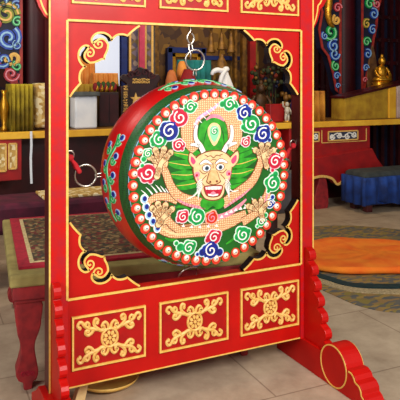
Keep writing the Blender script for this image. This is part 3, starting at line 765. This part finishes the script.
painted_bracket('painted bracket with blue clouds on the left of the right maroon column', [(310,-30),(340,-30),(340,96),(336,90),(333,74),(328,56),(322,48),(319,30),(322,12),(316,-8)],
    [(330,32,8,1.2,4,1,'g'),(333,46,7,1.4,1,1,'b'),(334,54,6,1.3,0,-1,'b'),(335,66,5,1.3,2,1,'g'),(336,76,4,1.3,0,1,'b'),(337,86,3,1.2,0,1,'b'),(337,8,5,1.3,0,1,'r'),(336,20,5,1.3,2,1,'o'),(324,36,4,1.3,2,1,'b')], 4.42)
tr = painted_bracket('painted bracket with pale clouds on the right of the right maroon column', [(362,-30),(384,-30),(380,0),(377,12),(376,26),(373,40),(371,58),(367,72),(364,88),(362,90)],
    [(369,4,6,1.3,0,1,'g'),(373,14,6,1.3,2,-1,'b'),(376,4,5,1.3,2,1,'r'),(366,24,5,1.3,1,1,'y'),(372,30,5,1.3,1,1,'b'),(366,42,5,1.3,0,1,'g'),(367,54,5,1.3,2,-1,'b'),(365,68,4,1.3,0,1,'b'),(364,80,3,1.2,0,1,'r')], 4.42)
tk = MB(); tk.tube([tuple(at(x,y,4.38)) for x,y in smooth_pts([(330,-20),(329,0),(328,12),(329,20),(331,25),(334,27)],4)], [.055]*8+[.05,.05,.048,.046,.044,.042,.04,.036,.032,.028,.024,.02,.014], 10)
o = tk.build('gold_trunk', giltm); pb_ = bpy.data.objects['painted_bracket.001']; o.parent = pb_; o.matrix_parent_inverse = Matrix.Translation(-pb_.location)

o = cloth_block('cloth_bundle', 11, 33, 84, 127, 3.62, .35, olivecloth, 5, .025, AZ); tag(o,'olive yellow pleated cloth bundle on the altar left of the brocade cushion','cloth')
b = MB(); a = at(34,100,3.68); c = at(48,100,3.68); b.box((a.x,3.68,AZ+.02),(c.x+.12,3.9,at(40,83,3.68).z)); o = b.build('brocade_cushion', brocade, None, bevel=.04, ); tag(o,'cream and gold brocade cushion upright on the altar behind the left post','cushion')
o.modifiers['bevel'].segments = 4
def lathe_thing(name, label, cat, px, py0, py1, Y, prof, m, base=None, group=None, seg=20):
    """prof: [(radius in px, t 0..1)]"""
    p = at(px,(py0+py1)/2,Y); top = at(px,py0,Y).z; z0 = base if base is not None else at(px,py1,Y).z
    d = (Vector((p.x,Y,0))-Vector((CAM.x,CAM.y,0))); k = (d.x*SW+d.y*CW)/F
    mb = MB(); mb.lathe([(0,0)]+[(r*k,t*(top-z0)) for r,t in prof]+[(0,prof[-1][1]*(top-z0))], lambda a,b_,h:(a,b_,h), seg)
    o = mb.build(name, m); o.location = (p.x,Y,z0); return tag(o,label,cat,group)
vase = [(3,0),(3.4,.05),(2,.15),(4,.45),(4.4,.62),(2.2,.82),(2,.88),(3.2,1)]
lathe_thing('gold_vase','gold vase on the altar at the far left under the painted bracket','vase',4,90,127,3.7,vase,giltm,AZ)

# ---- seen through the left half of the stand
wf = MB(); q0 = at(76,86,6.46); q1 = at(123,22,6.46)
win = thing('window_1',None,None); win['kind'] = 'structure'
em = bpy.data.materials.new('daylit pane'); em.use_nodes = True; eb = em.node_tree.nodes['Principled BSDF']; eb.inputs['Emission Color'].default_value = lin((226,230,244)); eb.inputs['Emission Strength'].default_value = .85; eb.inputs['Base Color'].default_value = lin((200,204,214))
b = MB(); b.box((q0.x,6.44,q0.z),(q1.x,6.47,q1.z)); b.build('pane', em, win)
b = MB()
for lo,hi in (((q0.x-.08,6.40,q0.z-.08),(q0.x,6.5,q1.z+.08)),((q1.x,6.40,q0.z-.08),(q1.x+.08,6.5,q1.z+.08)),((q0.x,6.40,q0.z-.08),(q1.x,6.5,q0.z)),((q0.x,6.40,q1.z),(q1.x,6.5,q1.z+.08))): b.box(lo,hi)
b.build('frame', bluew, win)
o = cloth_block('orange_drape', 66, 95, 56, 92, 4.75, .2, orange_c, 5, .02); tag(o,'tall orange cloth hanging in folds at the lower left of the bright window','cloth')
o = cloth_block('orange_drape', 93, 118, 73, 92, 4.5, .12, orange_c, 5, .02); tag(o,'lower orange cloth hanging right of the tall one, above the garland','cloth')
o = cloth_block('yellow_draped_stand', 66, 119, 84, 127, 4.1, .15, yelcloth, 9, .02, AZ); tag(o,'yellow draped stand behind the pale grey box on the altar','stand')
fr = MB()
for i in range(13):
    p = at(97+i*1.6, 87+1.6*math.sin(i*2.1), 4.06); fr.ball((p.x-.02,p.y,p.z),(.032,.028,.05),i%3,8,6)
o = fr.build('red_gold_garland',[mat('garland red',(150,24,34),(110,14,24),20,.8),giltm,mat('garland green',(60,90,30),(40,60,20),20,.8)]); tag(o,'red and gold garland along the top of the yellow draped stand','garland')
bx = thing('pale_box','pale grey cloth-wrapped box with a dark lid on the altar right of the left post','box',(0,0,0))
a = at(75,110,3.66); c = at(97.5,110,3.66); zt = at(86,96,3.66).z
b = MB(); b.box((a.x,3.66,AZ),(c.x,3.9,zt)); b.build('body', whitecl, bx, bevel=.02); b = MB(); b.box((a.x-.03,3.63,zt),(c.x+.02,3.92,zt+.045)); b.build('lid', mat('tin lid',(90,96,92),(70,72,72),12,.5), bx, bevel=.006)
cb = thing('small_cupboard','small near-black cupboard on the altar right of the pale box','cupboard',(0,0,0))
a = at(99,110,3.85); c = at(119,110,3.85); zt = at(108,92,3.85).z
b = MB(); b.box((a.x,3.85,AZ),(c.x,4.02,zt)); b.build('body', darkwood, cb, bevel=.008); 
for u in (.04,.53): b = MB(); w_ = c.x-a.x; b.box((a.x+w_*u,3.842,AZ+.04),(a.x+w_*(u+.43),3.852,zt-.03)); b.build('door', mat('door maroon',(64,14,18),(46,10,14),9,.4), cb)
b = MB(); a = at(121.5,60,4.6); c = at(127,60,4.6); b.box((a.x,4.6,0),(c.x,4.68,4.5)); po_ = b.build('blue_post', bluew); tag(po_,'thin blue painted post left of the embroidered banners','post')
for i,(x0,x1,lab,gm) in enumerate(((129,140,'grey embroidered banner with gold edges left of the pink strip',0),(139.5,145,'narrow pink silk strip hanging between two grey banners',1),(144.5,153,'grey embroidered banner with gold edges right of the pink strip',0))):
    Y = 4.66-.06*(i == 1); a = at(x0,40,Y); c = at(x1,40,Y); z0 = at(140,92,Y).z
    t = thing('hanging_banner' , lab, 'banner', ((a.x+c.x)/2,Y,z0)); hw = (c.x-a.x)/2; H = 4.5-z0
    b = MB(); b.box((-hw,0,0),(hw,.03,H)); b.build('cloth', mat('pink silk',(214,70,104),(184,50,84),9,.7) if gm else pattern_mat('grey violet brocade%d'%i,[(120,104,120),(90,80,100),(150,130,120),(110,90,60),(80,70,90)],16,.8), t)
    if not gm:
        for s_ in (-1,1): b = MB(); x_ = s_*(hw-.012); b.box((x_-.014,-.012,0),(x_+.014,.034,H)); b.build('gold_edge', gold, t)
# dark carved throne with gilt inscriptions
th = thing('carved_throne','dark carved wooden throne with gilt characters, left of the drum','throne',(0,0,0))
TY = 4.02; tb = lambda px,py:(lambda v:(v.x,v.z))(at(px,py,TY))
ol = [tb(126.5,128),tb(126.5,84),tb(121,80),tb(120.5,76.5),tb(124,74),tb(128,74.5),tb(131,71),tb(135,70.5),tb(138,68),tb(141,66.8),tb(144,68),tb(147,70.5),tb(151,71),tb(154,74.5),tb(158,74),tb(161,76.5),tb(160.5,80),tb(158,84),tb(158,128)]
ol = [(x,max(z,AZ)) for x,z in ol]
b = MB(); b.prism(ol, lambda a,c:(a,TY,c), lambda a,c:(a,TY+.05,c)); b.build('backrest', darkwood, th, bevel=.012)
g = MB(); fn_ = lambda a,c,h:(a,TY-h,c)
for px,py,r_,sg in ((131,75,.05,1),(137,72.5,.045,-1),(145,72.5,.045,1),(151,75,.05,-1)):
    x,z = tb(px,py); g.ribbon(spiral(x,z,r_,1.3,0,sg,.15),.016,fn_,.015)
g.build('carved_scroll', maroon, th)
for px in (123,160):
    x,z = tb(px,86); b = MB(); b.box((x-.05,TY-.08,AZ),(x+.05,TY+.08,z)); b.build('post', darkwood, th, bevel=.006)
def glyph(mb, x, z, s, Y, seed):
    rr = random.Random(seed); fn = lambda a,c,h:(a,Y-h,c)
    for k in range(2): zz = z+s*(.35-.5*k+rr.uniform(-.1,.1)); mb.ribbon([(x-s*.45,zz),(x+s*.45,zz+s*.03)], s*.2, fn, .012)
    xx = x+rr.uniform(-.2,.2)*s; mb.ribbon([(xx,z+s*.5),(xx,z-s*.5)], s*.2, fn, .012)
    mb.ribbon([(xx,z),(xx-s*.45,z-s*.45)], s*.16, fn, .012); mb.ribbon([(xx,z),(xx+s*.45,z-s*.45)], s*.16, fn, .012)
for k in range(4):
    x,z = tb(134.5+k*4.3,81); g = MB(); glyph(g,x,z,.056,TY,k); g.build('gilt_character', gold, th)
for k in range(7):
    x,z = tb(123,88+k*5.4); g = MB(); glyph(g,x,z,.05,TY-.08,20+k); g.build('gilt_character', gold, th)
x,z = tb(135.5,99); g = MB(); g.prism([(x+(.075 if i%2==0 else .03)*math.sin(i*PI/5), z+(.075 if i%2==0 else .03)*math.cos(i*PI/5)) for i in range(10)], lambda a,c:(a,TY-.015,c), lambda a,c:(a,TY,c)); g.build('gilt_star', gold, th)

# ---- niche and offerings behind the top of the drum
NY = 5.3; P = lambda px,py:at(px,py,NY)
nb = thing('shrine_niche','gilded shrine wall with a blue framed niche above the drum','shrine',(0,NY,0))
A = P(156,90); B = P(262,10)
b = MB(); b.box((A.x,.1,.9),(B.x,.25,3.0)); b.build('panelling', pattern_mat('gilded panelling',[(112,76,26),(146,104,34),(84,52,22),(126,84,30),(70,40,24)],9,.5,.3), nb)
def frame_part(name,px0,px1,py0,t,d,m):
    a = P(px0,60); c = P(px1,60); z = P((px0+px1)/2,py0).z; b = MB()
    b.box((a.x,.1-d,1.0),(a.x+t,.12,z)); b.box((c.x-t,.1-d,1.0),(c.x,.12,z)); b.box((a.x,.1-d,z-t),(c.x,.12,z)); b.build(name,m,nb,bevel=.006)
frame_part('blue_frame',168,206,48,.075,.10,bluew); frame_part('gilt_inner_frame',173,202,53,.06,.07,giltm)
for px in (157,):
    a = P(px,60); b = MB(); b.box((a.x-.03,0,.9),(a.x+.03,.12,3.0)); b.build('gilt_post', antique, nb)
b = MB(); a = P(206,60); c = P(240,60); z = P(222,56).z; b.box((a.x,0,z-.06),(c.x,.12,z)); b.build('blue_shelf', bluew, nb)
for px,lab,m_,wd_,Y in ((244.5,'slim gold post right of the white scarf above the drum',antique,.03,4.9),(253,'dark red post behind the top right corner bracket',altred,.05,4.95),(236,'slim gold post behind the white scarf',antique,.02,5.0)):
    a = at(px,50,Y); b = MB(); b.box((a.x-wd_,Y,0),(a.x+wd_,Y+.08,4.5)); o = b.build('slim_post',m_); tag(o,lab,'post')
lathe_thing('altar_cushion','red rounded cushion seen through the top ring of the drum','cushion',188,68,88,4.0,[(7,.0),(9,.2),(9.5,.45),(8,.8),(4,.98)],mat('red velvet',(170,20,30),(130,12,24),9,.8),AZ)
o = cloth_block('teal_cloth',178,211,60,70,4.262,.03,mat('teal cloth',(20,130,128),(14,100,104),9,.8),6,.015,AZ); tag(o,'teal cloth draped behind the red cushion above the drum','cloth')
lathe_thing('orange_bowl','orange gourd-shaped offering above the drum left of the top ring','offering',182,61,90,4.18,[(3,0),(3.2,.55),(5,.7),(5.4,.82),(4,.95),(2,1)],orange_c,AZ)
lathe_thing('orange_jar','larger orange jar at the drum top edge beside the throne','jar',171.5,70,92,4.05,[(4,0),(5,.3),(6.2,.6),(6,.8),(4,.95),(2,1)],mat('peach orange',(220,140,80),(196,106,50),9,.7),AZ)
for i,px in enumerate((211,221.5,231)):
    py0 = 31; py1 = (53,50,53)[i]
    o = lathe_thing('gilt_bell',('gilt bell-shaped ornament','middle gilt ornament','gilt bell-shaped ornament')[i]+(', left of the three above the drum',' of the three above the drum',', right of the three above the drum')[i],'ornament',px,py0,py1,4.7,[(4.2,0),(4.6,.06),(3.6,.2),(2.8,.5),(1.6,.85),(.6,1)],antique,None,'gilt ornaments above the drum')
    cm = MB(); H_ = at(px,31,4.7).z-o.location.z; cm.tube([(0,0,H_-.02),(0,0,3.6-o.location.z)],.008,6); cm.build('cord',antique,o)
lathe_thing('gilt_jar','round gilt jar standing behind the white scarf above the drum','jar',221.5,54,90,4.2,[(4,0),(4,.3),(5.6,.5),(6.2,.7),(5,.88),(2.4,.95),(2.6,1)],antique,AZ)
sc_ = MB(); SY = 3.98; k0 = at(226,70,SY); k1 = at(229,86,SY); rows = []
for t,rr_ in ((0,.02),(.12,.035),(.3,.075),(.55,.13),(.8,.18),(1,.2)):
    rows.append([(k0.x+(k1.x-k0.x)*t+math.cos(2*PI*i/48)*rr_*(1+.16*math.sin(i*.79*1.0+.3)*t), SY+math.sin(2*PI*i/48)*rr_*.6*(1+.16*math.sin(i*.79+.3)*t), k0.z+(AZ-k0.z)*(t**1.15)*.98) for i in range(48)])
vs = [v for r in rows for v in r]
sc_.add(vs,[(k*48+i,k*48+(i+1)%48,(k+1)*48+(i+1)%48,(k+1)*48+i) for k in range(5) for i in range(48)],0,True); sc_.add(vs,[tuple(range(48)),tuple(range(287,239,-1))],0)
sc_.ball((k0.x,SY,k0.z+.01),(.045,.04,.035),0,12,8,.15)
sc_.tube([tuple(at(x,y,SY-.02)) for x,y in smooth_pts([(226,70),(221,70.5),(217,70),(213,72),(212,75)],4)],[.02,.024,.028,.03,.032,.033,.033,.034,.034,.033,.032,.03,.028,.026,.024,.022,.02],8)
sc_.tube([tuple(at(x,y,SY-.03)) for x,y in smooth_pts([(226,70),(223,74),(221,79),(220,83)],4)],[.02,.024,.028,.03,.03,.03,.03,.03,.03,.028,.026,.024,.02],8)
o = sc_.build('white_scarf', mat('white silk',(246,246,250),(226,228,236),6,.7)); tag(o,'white scarf knotted and heaped on the altar above the drum','scarf')

# ---- seen through the right half of the stand
def figure(name,label,px,py0,py1,Y,m,base=AZ,arms=True):
    """small seated statue: base, lap, torso, head"""
    p = at(px,py1,Y); z0 = base if base is not None else p.z; H = at(px,py0,Y).z-z0
    t = thing(name,label,'statue',(p.x,Y,z0))
    b = MB(); b.lathe([(0,0),(.34*H,0),(.36*H,.06*H),(.27*H,.10*H),(.32*H,.17*H),(0,.17*H)],lambda a,c,h:(a,c*.8,h),20); b.build('lotus_base',m,t)
    b = MB(); b.ball((0,-.02*H,.25*H),(.33*H,.22*H,.11*H),0,16,8); b.ball((0,.02*H,.45*H),(.17*H,.13*H,.24*H),0,14,10); b.ball((0,0,.79*H),(.10*H,.11*H,.13*H),0,14,10); b.ball((0,0,.93*H),(.05*H,.05*H,.07*H),0,10,6)
    for s_ in (-1,1): b.tube(smooth_pts([(s_*.16*H,.02*H,.6*H),(s_*.25*H,-.02*H,.45*H),(s_*.18*H,-.14*H,.32*H),(s_*.03*H,-.18*H,.32*H)],4),.05*H,8)
    b.build('figure',m,t); return t
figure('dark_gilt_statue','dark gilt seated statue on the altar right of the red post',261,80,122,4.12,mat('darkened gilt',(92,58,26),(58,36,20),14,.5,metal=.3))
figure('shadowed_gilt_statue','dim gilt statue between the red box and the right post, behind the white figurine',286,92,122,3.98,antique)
b = MB(); a = at(268,110,3.75); c = at(283,110,3.75); b.box((a.x,3.70,AZ),(c.x,3.82,at(275,104,3.75).z)); o = b.build('red_box', altred, bevel=.01); tag(o,'plain red box on the altar behind the upper right edge of the drum','box')
wfig = thing('white_figurine','small white figurine with a raised arm on the altar beside the right post','figurine',tuple(at(287,121,3.65).xy)+(AZ,))
H = at(287,101,3.65).z-AZ
b = MB()
for s_ in (-1,1): b.tube([(s_*.05*H,0,.0),(s_*.08*H,0,.2*H),(s_*.05*H,0,.42*H)],[.05*H,.06*H,.07*H],8)
b.tube([(0,0,.38*H),(0,0,.55*H),(0,0,.72*H)],[.10*H,.13*H,.09*H],10); b.ball((0,-.01*H,.85*H),(.09*H,.09*H,.11*H)); b.tube([(-.1*H,0,.68*H),(-.22*H,0,.78*H),(-.24*H,0,.98*H)],[.045*H,.04*H,.03*H],8); b.tube([(.1*H,0,.68*H),(.2*H,-.03*H,.5*H),(.22*H,-.05*H,.36*H)],[.045*H,.04*H,.03*H],8)
b.build('body', mat('white glaze',(206,200,186),(184,176,160),20,.3), wfig); b = MB(); b.lathe([(0,0),(.2*H,0),(.2*H,.05*H),(0,.05*H)],lambda a,c,h:(a,c,h),16); b.build('base', giltm, wfig)
vz = lathe_thing('blue_vase','dark blue vase on the altar behind the small white figurine','vase',294.5,94,122,3.72,vase,bluew,AZ)
fl2 = MB()
rr = random.Random(3)
bs = at(272,82,4.62)
for k in range(70):
    fl2.ball((bs.x+rr.uniform(-.3,.28), 4.62+rr.uniform(-.12,.12), bs.z+rr.uniform(-.22,.22)), rr.uniform(.02,.042), rr.choice([0,0,0,1,2,3]), 7, 5)
    
for k in range(5): fl2.tube([(bs.x+.03,4.62,.02),(bs.x+rr.uniform(-.12,.1),4.62,bs.z)],.008,5)
o = fl2.build('artificial_flowers',[mat('leaf dark',(50,60,26),(34,40,20),20,.8),mat('flower rust',(140,50,30),(110,36,26),20,.8),antique,navy]); tag(o,'dim bunch of rust and green artificial flowers behind the top right corner bracket','flowers')

# ---- right of the stand
o = cloth_block('orange_bundle', 309, 325, 91, 124, 3.7, .25, mat('amber cloth',(206,144,40),(170,106,28),7,.8,bump=.2), 3, .03, AZ); tag(o,'amber pleated cloth bundle on the altar just right of the right post','cloth')
lc = thing('lattice_cabinet','dark cabinet with red lattice bars at the far right of the back wall','cabinet',(0,0,0))
a = at(300,50,5.4); c = at(420,50,5.4); b = MB(); b.box((a.x,5.45,0),(c.x+.6,5.9,4.2)); b.build('carcass', navy, lc)
k = 0
for px in (316,322,327,334,366,374,382,391,399,408):
    x = at(px,50,5.4).x; b = MB(); b.box((x-.035,5.38,0),(x+.035,5.46,4.2)); b.build('lattice_bar', maroon, lc)
for z in (1.55,1.95,2.35,2.75): b = MB(); b.box((a.x,5.4,z-.03),(c.x+.6,5.44,z+.03)); b.build('lattice_rail', maroon, lc)
# cloth-covered offering chest, turned a little
cl = thing('cloth_covered_chest','slant-topped chest under a yellow cloth on the altar before the right column','chest',tuple(at(345,112,3.68).xy)+(AZ,), rot=(0,0,math.radians(6)))
H0 = at(345,98.5,3.68).z-AZ; x1_ = .98; H1 = at(390,86.5,3.78).z-AZ; sl = (H1-H0)/x1_; W2 = 1.5
def slant(name, xa, xb, ya, yb, za, zb, m):
    b = MB(); b.prism([(xa,za(xa)),(xb,za(xb)),(xb,zb(xb)),(xa,zb(xa))], lambda a,c:(a,ya,c), lambda a,c:(a,yb,c)); return b.build(name, m, cl, bevel=.006)
top_ = lambda x: H0+sl*x
slant('yellow_cloth', 0, W2, 0, .26, lambda x:0, top_, yelcloth)
slant('top_board', -.012, W2, -.012, .27, lambda x:top_(x)-.002, lambda x:top_(x)+.03, maroon)
slant('bright_yellow_panel', .84, .98, -.02, .01, lambda x:.0, lambda x:top_(x)-.004, yel)
slant('pale_panel', 1.0, 1.2, -.022, .01, lambda x:.0, lambda x:top_(x)-.004, mat('pale pink cloth',(214,190,180),(190,160,150),9,.8))
figure('gold_statue','bright gold seated statue above the yellow cloth chest at right',382,54,88,4.2,giltm,None)
st_ = MB(); p = at(382,88,4.2); st_.box((p.x-.24,4.12,AZ),(p.x+.24,4.30,p.z)); o = st_.build('statue_plinth', maroon); tag(o,'maroon plinth under the bright gold statue, behind the yellow chest','plinth')
fla = MB(); q = [(368,88),(367,74),(369,62),(371,50),(373,44),(375,52),(377,62),(378,76),(377,88)]
fla.prism([(lambda v:(v.x,v.z))(at(x,y,4.4)) for x,y in q], lambda a,c:(a,4.4,c), lambda a,c:(a,4.46,c)); fla.box((at(369,88,4.34).x,4.34,AZ),(at(376,88,4.34).x,4.38,at(372,86,4.34).z)); o = fla.build('flame_ornament', mat('amber flame paint',(120,80,40),(90,56,30),12,.6), bevel=.01); tag(o,'brown flame-shaped ornament standing left of the gold statue','ornament')

# blue covered bench
bb = thing('covered_bench','low bench under a blue cloth in front of the altar at right','bench',(0,0,0))
a = at(364,190,3.0); 
X0 = a.x; X1 = X0+1.5; zt = at(380,172,3.0).z
o = MB(); o.box((X0+.03,3.0,.34),(X1,3.42,zt)); o.build('seat', mat('grey green felt',(64,70,70),(48,54,56),9,.9,bump=.2), bb, bevel=.05)
mb = MB(); rows = []; N = 60; M_ = 16
for z,am in ((.10,1),(.34,.8),(zt-.06,.25)):
    out_ = [(X0-.01+.02*am*math.sin(i*1.1), 3.42-.44*i/M_, z) for i in range(M_)]+[(X0+(X1-X0)*i/N, 2.97+.03*am*math.sin(i*.9)+.012*math.sin(i*2.3), z+(.04*math.sin(i*.17) if am == 1 else 0)) for i in range(N+1)]
    in_ = [(X1-(X1-X0-.025)*i/N, 3.005, z+.001) for i in range(N+1)]+[(X0+.025, 3.005+.41*i/M_, z+.001) for i in range(1,M_+1)]
    rows.append(out_+in_)
n_ = len(rows[0]); vs = [v for r in rows for v in r]
mb.add(vs,[(k*n_+i,k*n_+(i+1)%n_,(k+1)*n_+(i+1)%n_,(k+1)*n_+i) for k in range(2) for i in range(n_)],0,True); mb.add(vs,[tuple(range(n_)),tuple(range(3*n_-1,2*n_-1,-1))],0)
mb.build('blue_cloth', mat('blue cloth',(22,66,150),(16,44,104),8,.8,bump=.2), bb)
for xx in (X0+.1,X1-.2):
    for yy in (3.06,3.30): b = MB(); b.box((xx,yy,0),(xx+.09,yy+.09,.36)); b.build('leg', maroon, bb, bevel=.01)

# ---- rugs on the stone floor
def floor_slab(name, px, z0, z1, m, parent=None, smooth=True, inset=.02, jitter=0):
    p = [onz(x,y,0) for x,y in px]; p = [(q.x,q.y) for q in p]
    if smooth: p = smooth_pts(p,6,True)
    cx = sum(q[0] for q in p)/len(p); cy = sum(q[1] for q in p)/len(p)
    mb = MB(); n = len(p); rr = random.Random(5); vs = []
    rings = [(1,z0),(1,z0+(z1-z0)*.6),(1-inset,z1)]
    for sca in ((.85,.7,.5,.3,.12) if jitter else ()): rings.append((sca,z1))
    for k,(sca,z) in enumerate(rings):
        for i,q in enumerate(p):
            dz = 0 if k < 2 or not jitter else jitter*(math.sin(i*.55+k*1.1)*.6+math.sin(i*.21+k*2.3))
            vs.append((cx+(q[0]-cx)*sca, cy+(q[1]-cy)*sca, z+dz))
    K = len(rings)
    mb.add(vs,[(k*n+i,k*n+(i+1)%n,(k+1)*n+(i+1)%n,(k+1)*n+i) for k in range(K-1) for i in range(n)],0,bool(jitter)); mb.add(vs,[tuple(range(n)),tuple(range(K*n-1,(K-1)*n-1,-1))],0,bool(jitter))
    return mb.build(name,m,parent)
rg = thing('floor_rug','faded patterned floor rug with dark green edge stripe under the orange cover','rug',(0,0,0))
floor_slab('field',[(300,232),(340,226),(400,230),(520,246),(560,280),(480,312),(400,313),(362,307),(335,296),(318,288),(300,276)],.001,.008,pattern_mat('faded rug',[(150,122,62),(122,104,66),(96,92,84),(140,110,66),(130,114,54),(86,86,84)],16,.95,.2,(1,2.2,1)),rg)
def floor_strip(name,px,w,z,m,parent):
    p = smooth_pts([tuple(onz(x,y,0).xy) for x,y in px],6); mb = MB(); mb.ribbon(p,w,lambda a,b,h:(a,b,h),z,0,.006); return mb.build(name,m,parent)
floor_strip('fringe_stripe',[(304,276),(318,281),(330,285),(345,289.5),(362,292),(385,293),(420,293),(470,289)],.10,.014,mat('cream fringe',(190,170,130),(140,122,90),60,.95,bump=.4),rg)
floor_strip('green_stripe',[(304,271.5),(318,277),(332,281.5),(347,286),(364,287.5),(385,288),(420,287),(470,282)],.085,.020,mat('dark green stripe',(18,50,52),(12,36,40),30,.9),rg)
o = floor_slab('orange_cover',[(300,262),(302,252),(312,247),(325,244),(345,243),(370,243.5),(400,246),(440,250),(480,258),(490,268),(460,276),(420,276.5),(385,276),(350,276.5),(325,274),(308,270)],.021,.062,mat('orange wool',(255,142,34),(246,108,20),5,.9,bump=.5,detail=8),None,True,.035,.008); tag(o,'thick bright orange cover spread on the floor rug right of the stand','cover')

# grey padded seat beside the drum, far side
gs = thing('grey_stool','dark grey padded stool seen between the drum and the right post','stool',(0,0,0))
GY = 1.3; a = at(268,190,GY); c = at(297,190,GY); zt = at(285,172,GY).z; zb = at(285,215,GY).z
b = MB(); b.box((a.x,GY,zb),(c.x+.05,GY+.4,zt)); b.build('padded_seat', mat('dark grey vinyl',(74,70,72),(58,54,56),8,.45), gs, bevel=.05)
for xx in (a.x+.03,c.x-.03):
    for yy in (GY+.03,GY+.32): b = MB(); b.box((xx,yy,0),(xx+.05,yy+.05,zb+.01)); b.build('leg', darkwood, gs)
# brass tray on the floor
tr_ = MB(); p = onz(114,392,0)
tr_.lathe([(0,.0),(.11,.0),(.155,.02),(.17,.045),(.176,.045),(.16,.012),(.11,-.0),(.0,.006)][:5]+[(.16,.024),(.11,.008),(0,.008)], lambda a,c,h:(a,c,h), 40); o = tr_.build('brass_tray', mat('ochre yellow tray',(238,196,104),(222,174,80),9,.45)); o.location = (p.x+.0,p.y+.115,0.001); tag(o,'round ochre yellow tray on the floor behind the lower rail','tray')

rb = MB(); q = [at(31.5,y,3.44) for y in (131.5,145,158,170,184)]
rb.ribbon([(v.x+.004*math.sin(i*2),v.z) for i,v in enumerate(q)], .022, lambda a,c,h:(a,3.47-h,c), .012); o = rb.build('white_ribbon', whitecl); tag(o,'narrow white ribbon hanging from the yellow altar edge at far left','ribbon')

wg = MB(); q = onz(77,404,0)
wg.prism([(0,0),(.055,0),(.075,.085),(.03,.09)], lambda a,c:(q.x+a-.015,q.y,c+.001), lambda a,c:(q.x+a-.015,q.y+.05,c+.001)); o = wg.build('wooden_wedge', mat('pale pine',(236,204,146),(220,182,120),20,.6), bevel=.004); tag(o,'pale wooden wedge standing on the floor under the left end of the lower rail','wedge')
#BG-END#
# ================================================================== CAMERA, LIGHT
cam = bpy.data.cameras.new('camera'); co = bpy.data.objects.new('camera', cam); COL.objects.link(co)
co.location = CAM; co.rotation_euler = (PI/2, 0, -YAW); cam.sensor_width = 36; cam.lens = F/400*36; cam.shift_y = (HZ-200)/400
scene.camera = co
wld = bpy.data.worlds.new('world'); scene.world = wld; wld.use_nodes = True
bgn = wld.node_tree.nodes['Background']; bgn.inputs['Color'].default_value = (.95,.97,1,1); bgn.inputs['Strength'].default_value = .38
def area(name, loc, target, size, power, color=(1,1,1)):
    l = bpy.data.lights.new(name,'AREA'); l.energy = power; l.size = size; l.color = color
    o = bpy.data.objects.new(name, l); COL.objects.link(o); o.location = loc
    o.rotation_euler = (Vector(target)-Vector(loc)).to_track_quat('-Z','Y').to_euler(); return o
area('doorway daylight', (.35,-3.9,3.0), (0,.2,.9), 1.2, 190, (1,.97,.92))
area('added side fill', (-3.2,-1.9,2.4), (0,2.2,.9), 1.4, 75, (1,.97,.94))  # invented fill brightening the drum shell's left; no real doorway there
area('added left fill', (-1.9,1.7,3.3), (.2,3.7,1.2), .8, 60, (1,.93,.82))  # fill added to brighten the left altar, not a lamp of the hall
area('added warm fill', (2.6,2.6,4.2), (2.4,4.4,1.4), 1.2, 60, (1,.8,.5))  # unseen warm fill added over the altar, stands for no real lamp
scene.view_settings.view_transform = 'Standard'; scene.view_settings.look = 'None'; scene.view_settings.gamma = 1; scene.view_settings.exposure = 0
scene.view_settings.use_curve_mapping = False
